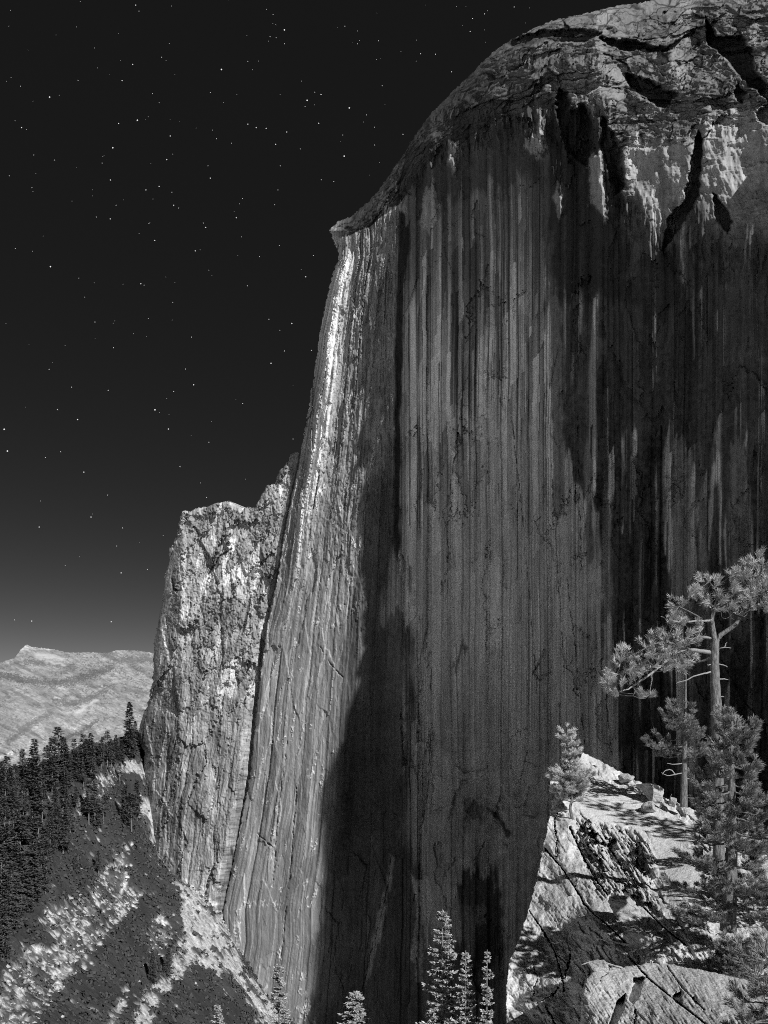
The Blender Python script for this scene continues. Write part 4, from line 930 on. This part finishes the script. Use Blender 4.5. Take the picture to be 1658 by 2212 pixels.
# conifers rising from below the frame
BOT = [(0, 955, 1962, 2420, 95, 'tallest of the sunlit firs at the bottom edge, against the dark stained wall'),
       (1, 1005, 2052, 2400, 92, 'slender pointed sunlit fir just right of the tallest bottom edge fir'),
       (2, 1052, 2050, 2420, 90, 'narrow half bare fir with exposed pale trunk nearest the shaded rock'),
       (0, 767, 2140, 2330, 105, 'short bushy sunlit fir standing alone at the bottom edge'),
       (1, 603, 2078, 2330, 150, 'dim shaded fir in front of the foot of the sunlit wall'),
       (0, 470, 2168, 2330, 180, 'small grey fir on the brush slope at the bottom edge')]
for kd, x, yt, yb, Yv, lab in BOT:
    top = at(x, yt, Yv); zb = min(at(x, yb, Yv).z, ground(top.x, top.y) if -340 < top.x < 130 else 1e9)
    fir(KL[kd], (top.x, top.y, zb), top.z - zb, lab, 'firs along the bottom edge', None, None, rnd.uniform(0, 6), 1.35 if x == 767 else .72)
# firs on the brush slope, each traced by its top and foot
SL = [(276, 1526, 280, 1643), (203, 1590, 196, 1683), (175, 1590, 180, 1680), (123, 1579, 125, 1690), (84, 1607, 74, 1736), (50, 1621, 48, 1690), (18, 1638, 15, 1720), (232, 1582, 232, 1660), (97, 1615, 100, 1690),
      (151, 1618, 145, 1702), (207, 1694, 205, 1792), (40, 1708, 30, 1800), (20, 1785, 20, 1920), (50, 1776, 45, 1940), (75, 1830, 72, 1945), (88, 1845, 90, 1930), (133, 1734, 137, 1845), (196, 1690, 192, 1780), (284, 1720, 284, 1800),
      (252, 1590, 250, 1640), (262, 1600, 262, 1650), (240, 1600, 240, 1655), (215, 1600, 218, 1668), (188, 1602, 188, 1670), (162, 1625, 164, 1690), (135, 1600, 137, 1695), (110, 1640, 112, 1720), (62, 1640, 60, 1720), (34, 1655, 32, 1730),
      (5, 1650, 4, 1740), (28, 1690, 22, 1770), (8, 1730, 6, 1850), (60, 1740, 58, 1830), (95, 1700, 92, 1790), (118, 1700, 118, 1780), (78, 1690, 78, 1770), (105, 1760, 108, 1840), (32, 1830, 34, 1950), (5, 1840, 2, 1990), (62, 1880, 60, 1970), (15, 1900, 16, 2010),
      (150, 1740, 152, 1800), (165, 1700, 164, 1760), (225, 1720, 224, 1780), (270, 1700, 270, 1780), (296, 1690, 296, 1770), (162, 1850, 163, 1880), (212, 1838, 212, 1890), (98, 1880, 98, 1935), (330, 2060, 330, 2130), (362, 2050, 364, 2110),
      (140, 1660, 140, 1720), (180, 1650, 180, 1700), (258, 1650, 258, 1690), (8, 1960, 8, 2070), (292, 1560, 292, 1610), (305, 1570, 304, 1610),
      (12, 1690, 12, 1790), (48, 1700, 50, 1790), (70, 1760, 70, 1860), (44, 1850, 46, 1965), (26, 1870, 26, 1990), (84, 1770, 84, 1880), (100, 1820, 100, 1910), (8, 1790, 10, 1930), (56, 1800, 56, 1920), (120, 1750, 122, 1830), (140, 1700, 142, 1760), (90, 1650, 90, 1720), (22, 1660, 22, 1735), (70, 1640, 72, 1725), (110, 1600, 112, 1690), (160, 1600, 160, 1680), (222, 1595, 222, 1655), (36, 1760, 38, 1880)]
ORD = ['', 'second ', 'third ', 'fourth ', 'fifth ', 'sixth ', 'seventh ', 'eighth ', 'ninth ', 'tenth ', 'eleventh ', 'twelfth ', 'thirteenth ', 'fourteenth ', 'fifteenth ', 'sixteenth ', 'seventeenth ', 'eighteenth ', 'nineteenth ', 'twentieth ']
def zone(xt, yt, xb, yb):
    if yt < 1660 and xb < 150: return 'along the skyline of the thick left stand'
    if yt < 1660: return 'along the skyline between the thick stand and the wall'
    if xb >= 140: return 'scattered on the open brush below the skyline near the wall'
    if yb < 1850: return 'in the middle rows of the thick left stand'
    return 'in the lowest rows of the stand above the pale rubble'
zs = {}
for t_ in SL: zs.setdefault(zone(*t_), []).append(t_)
LAB = {}
for z_, l in zs.items():
    for i, t_ in enumerate(sorted(l)): LAB[t_] = f'{ORD[i]}leftmost dark fir {z_}'
for i, t_ in enumerate(SL):
    p = hit(t_[2], t_[3])
    if p is None: continue
    h = (VH - t_[1] * K) / F * p.y - p.z
    fir(KD[i % 5 if i > 3 else (4, 4, 2, 1)[i]], (p.x, p.y, p.z - .5), max(h, 6) * 1.12, LAB[t_], 'dark firs on the brush slope', None, None, rnd.uniform(0, 6), 1.3)
# ------------------------------------------------------------------ brush that covers the slope
bv = []; bf = []
r_ = np.random.RandomState(5)
cand = 0
BN = 15000
xs_ = r_.uniform(-335, 125, BN * 3); ys_ = r_.uniform(70, 620, BN * 3)
cnt = 0
for xw, yw in zip(xs_, ys_):
    z = ground(xw, yw); xd = (xw / yw * F + 384) / K; yd = (VH - z / yw * F) / K
    if not (-60 < xd < 760 and 1540 < yd < 2300): continue
    pl = paleat(xw, yw)
    if pl > .4 and r_.rand() > .10: continue
    if cnt > BN: break
    cnt += 1
    s = r_.uniform(.7, 1.9) * (.6 if pl > .4 else 1)
    for k in range(9):
        d = r_.normal(size=3); d[2] = abs(d[2]) * .8; d /= np.linalg.norm(d)
        c_ = np.array((xw, yw, z - .1)) + d * s * np.array((1, 1, .75)) * r_.uniform(.6, 1)
        a = np.cross(d, r_.normal(size=3)); a /= np.linalg.norm(a); b = np.cross(d, a); a = a + .5 * d * r_.uniform(-1, 1)
        l = s * r_.uniform(.35, .6); q0 = len(bv)
        bv.extend([c_ - a * l, c_ + b * l * .7, c_ + a * l, c_ - b * l * .7]); bf.append((q0, q0 + 1, q0 + 2, q0 + 3))
br = np_mesh('brush', np.array(bv, f32), np.array(bf), None, M['brush'], None, False)
tag(br, 'low dark brush covering the slope below the wall', 'brush', kind='stuff')

# ------------------------------------------------------------------ loose rubble on the pale patches
tv = []; tf = []; cnt = 0
xs_ = r_.uniform(-335, 125, 90000); ys_ = r_.uniform(70, 620, 90000)
OCT = np.array([(1, 0, 0), (-1, 0, 0), (0, 1, 0), (0, -1, 0), (0, 0, 1), (0, 0, -1)], float)
for xw, yw in zip(xs_, ys_):
    if cnt > 9000 or paleat(xw, yw) < .35: continue
    z = ground(xw, yw); xd = (xw / yw * F + 384) / K; yd = (VH - z / yw * F) / K
    if not (-60 < xd < 760 and 1540 < yd < 2300): continue
    cnt += 1; s = .22 + 1.0 * r_.rand() ** 4
    a = r_.uniform(.6, 1.3, (6, 1)) * OCT * np.array((1, r_.uniform(.6, 1), r_.uniform(.5, .9))); an = r_.uniform(0, 6.3); ca, sa = math.cos(an), math.sin(an)
    b0 = len(tv)
    for p in a: tv.append((xw + s * (p[0] * ca - p[1] * sa), yw + s * (p[0] * sa + p[1] * ca), z + s * p[2]))
    for t_ in ((0, 2, 4), (2, 1, 4), (1, 3, 4), (3, 0, 4), (2, 0, 5), (1, 2, 5), (3, 1, 5), (0, 3, 5)): tf.append(tuple(b0 + i for i in t_))
ta = np_mesh('rubble', np.array(tv, f32), None, np.array(tf), mat('rubble_granite', .42, noise=[((.3, .3, .3), .5, 4)]), None, False)
tag(ta, 'pale granite rubble littering the bare patches of the slope', 'rubble', kind='stuff')

# ------------------------------------------------------------------ stars
S1_ = [(586, 22, 2), (600, 48, 1), (1228, 129, 3), (1179, 62, 1), (1228, 189, 1), (1166, 158, 1), (1192, 163, 1), (1489, 113, 1), (1634, 176, 1), (1543, 189, 1), (697, 247, 1), (573, 278, 2), (956, 300, 3), (1070, 265, 1), (527, 348, 2), (337, 347, 1), (88, 372, 1),
       (1359, 398, 1), (1386, 408, 2), (1326, 433, 3), (1317, 460, 1), (1508, 466, 3), (1582, 496, 1), (1650, 370, 1), (214, 419, 3), (659, 404, 1), (908, 399, 1), (593, 519, 3), (512, 533, 2), (93, 551, 2), (735, 587, 2), (487, 638, 3), (1070, 536, 2), (1106, 551, 2), (1149, 554, 2),
       (1238, 570, 2), (1190, 623, 2), (1376, 532, 2), (1296, 643, 1), (1480, 583, 1), (1617, 549, 1), (1617, 626, 1), (1486, 674, 3), (935, 599, 1), (1000, 618, 1), (720, 689, 2), (441, 704, 1), (235, 691, 1), (146, 669, 1), (477, 777, 2), (687, 805, 2), (630, 820, 2), (742, 830, 1), (908, 769, 2), (898, 716, 1), (40, 759, 1), (138, 810, 1),
       (750, 886, 2), (770, 898, 1), (501, 886, 1), (1047, 857, 1), (1186, 884, 1), (1200, 820, 1), (1020, 940, 2), (476, 945, 2), (416, 937, 1), (643, 965, 1), (888, 982, 2), (878, 963, 1), (668, 1038, 2), (843, 1083, 2), (1120, 1108, 1), (1206, 1060, 1), (1353, 1103, 1), (1320, 1195, 2), (218, 1151, 3), (608, 1225, 2), (622, 1231, 1), (1068, 1234, 1), (746, 1305, 1), (66, 1073, 1), (1441, 783, 1), (1387, 776, 1), (1210, 716, 1)]
S2_ = [(1260, 70, 2), (1161, 52, 1), (827, 129, 1), (490, 175, 1), (410, 64, 1), (1170, 242, 2), (801, 267, 1), (212, 268, 1), (836, 335, 2), (750, 364, 1), (467, 359, 1), (309, 345, 1), (669, 443, 3), (335, 485, 2), (248, 442, 1), (727, 526, 2), (18, 527, 3), (32, 621, 3), (262, 624, 1), (196, 649, 1), (362, 712, 2), (777, 688, 1), (465, 811, 1), (393, 906, 2), (169, 949, 2), (529, 953, 1), (523, 1147, 2), (892, 821, 1), (504, 1031, 1), (636, 1132, 1), (480, 1358, 2), (137, 1355, 2), (63, 1350, 1), (1345, 186, 1), (1228, 189, 1), (1265, 569, 1), (902, 583, 1), (1048, 416, 1)]
sv = []; sf = []
def star(x, y, rp, br_):
    Yv = 60000.; c_ = at(x, y, Yv); r0 = rp / F * Yv; b = len(sv)
    for d in ((1, 0, 0), (-1, 0, 0), (0, 1, 0), (0, -1, 0), (0, 0, 1), (0, 0, -1)): sv.append((c_.x + d[0] * r0, c_.y + d[1] * r0, c_.z + d[2] * r0))
    for t_ in ((0, 2, 4), (2, 1, 4), (1, 3, 4), (3, 0, 4), (2, 0, 5), (1, 2, 5), (3, 1, 5), (0, 3, 5)): sf.append(tuple(b + i for i in t_))
for x, y, m_ in S1_: star(x * .754 * .6632 * 1.0, y * .754 * .6632, (.36, .55, .78)[m_ - 1], 1)
for x, y, m_ in S2_: star(x * .754 * .6632, (1000 + y * .754) * .6632, (.42, .62, .85)[m_ - 1], 1)
for i in range(330):
    x, y = rnd.uniform(0, 1250), rnd.uniform(-20, 1300)
    if rnd.random() < y / 1600: continue
    star(x, y, rnd.uniform(.14, .30), 1)
for x, y in ((1015, 68), (1020, 40), (940, 117), (1046, 30), (908, 116), (975, 155), (870, 290), (1110, 15)): star(x, y, .45, 1)
sm = bpy.data.materials.new('starlight'); sm.use_nodes = True
b_ = sm.node_tree.nodes['Principled BSDF']; b_.inputs['Base Color'].default_value = (0, 0, 0, 1); b_.inputs['Emission Color'].default_value = (1, 1, 1, 1); b_.inputs['Emission Strength'].default_value = .75
so = np_mesh('stars', np.array(sv, f32), None, np.array(sf), sm, None, False)
tag(so, 'small white stars scattered over the black sky', 'stars', kind='stuff')
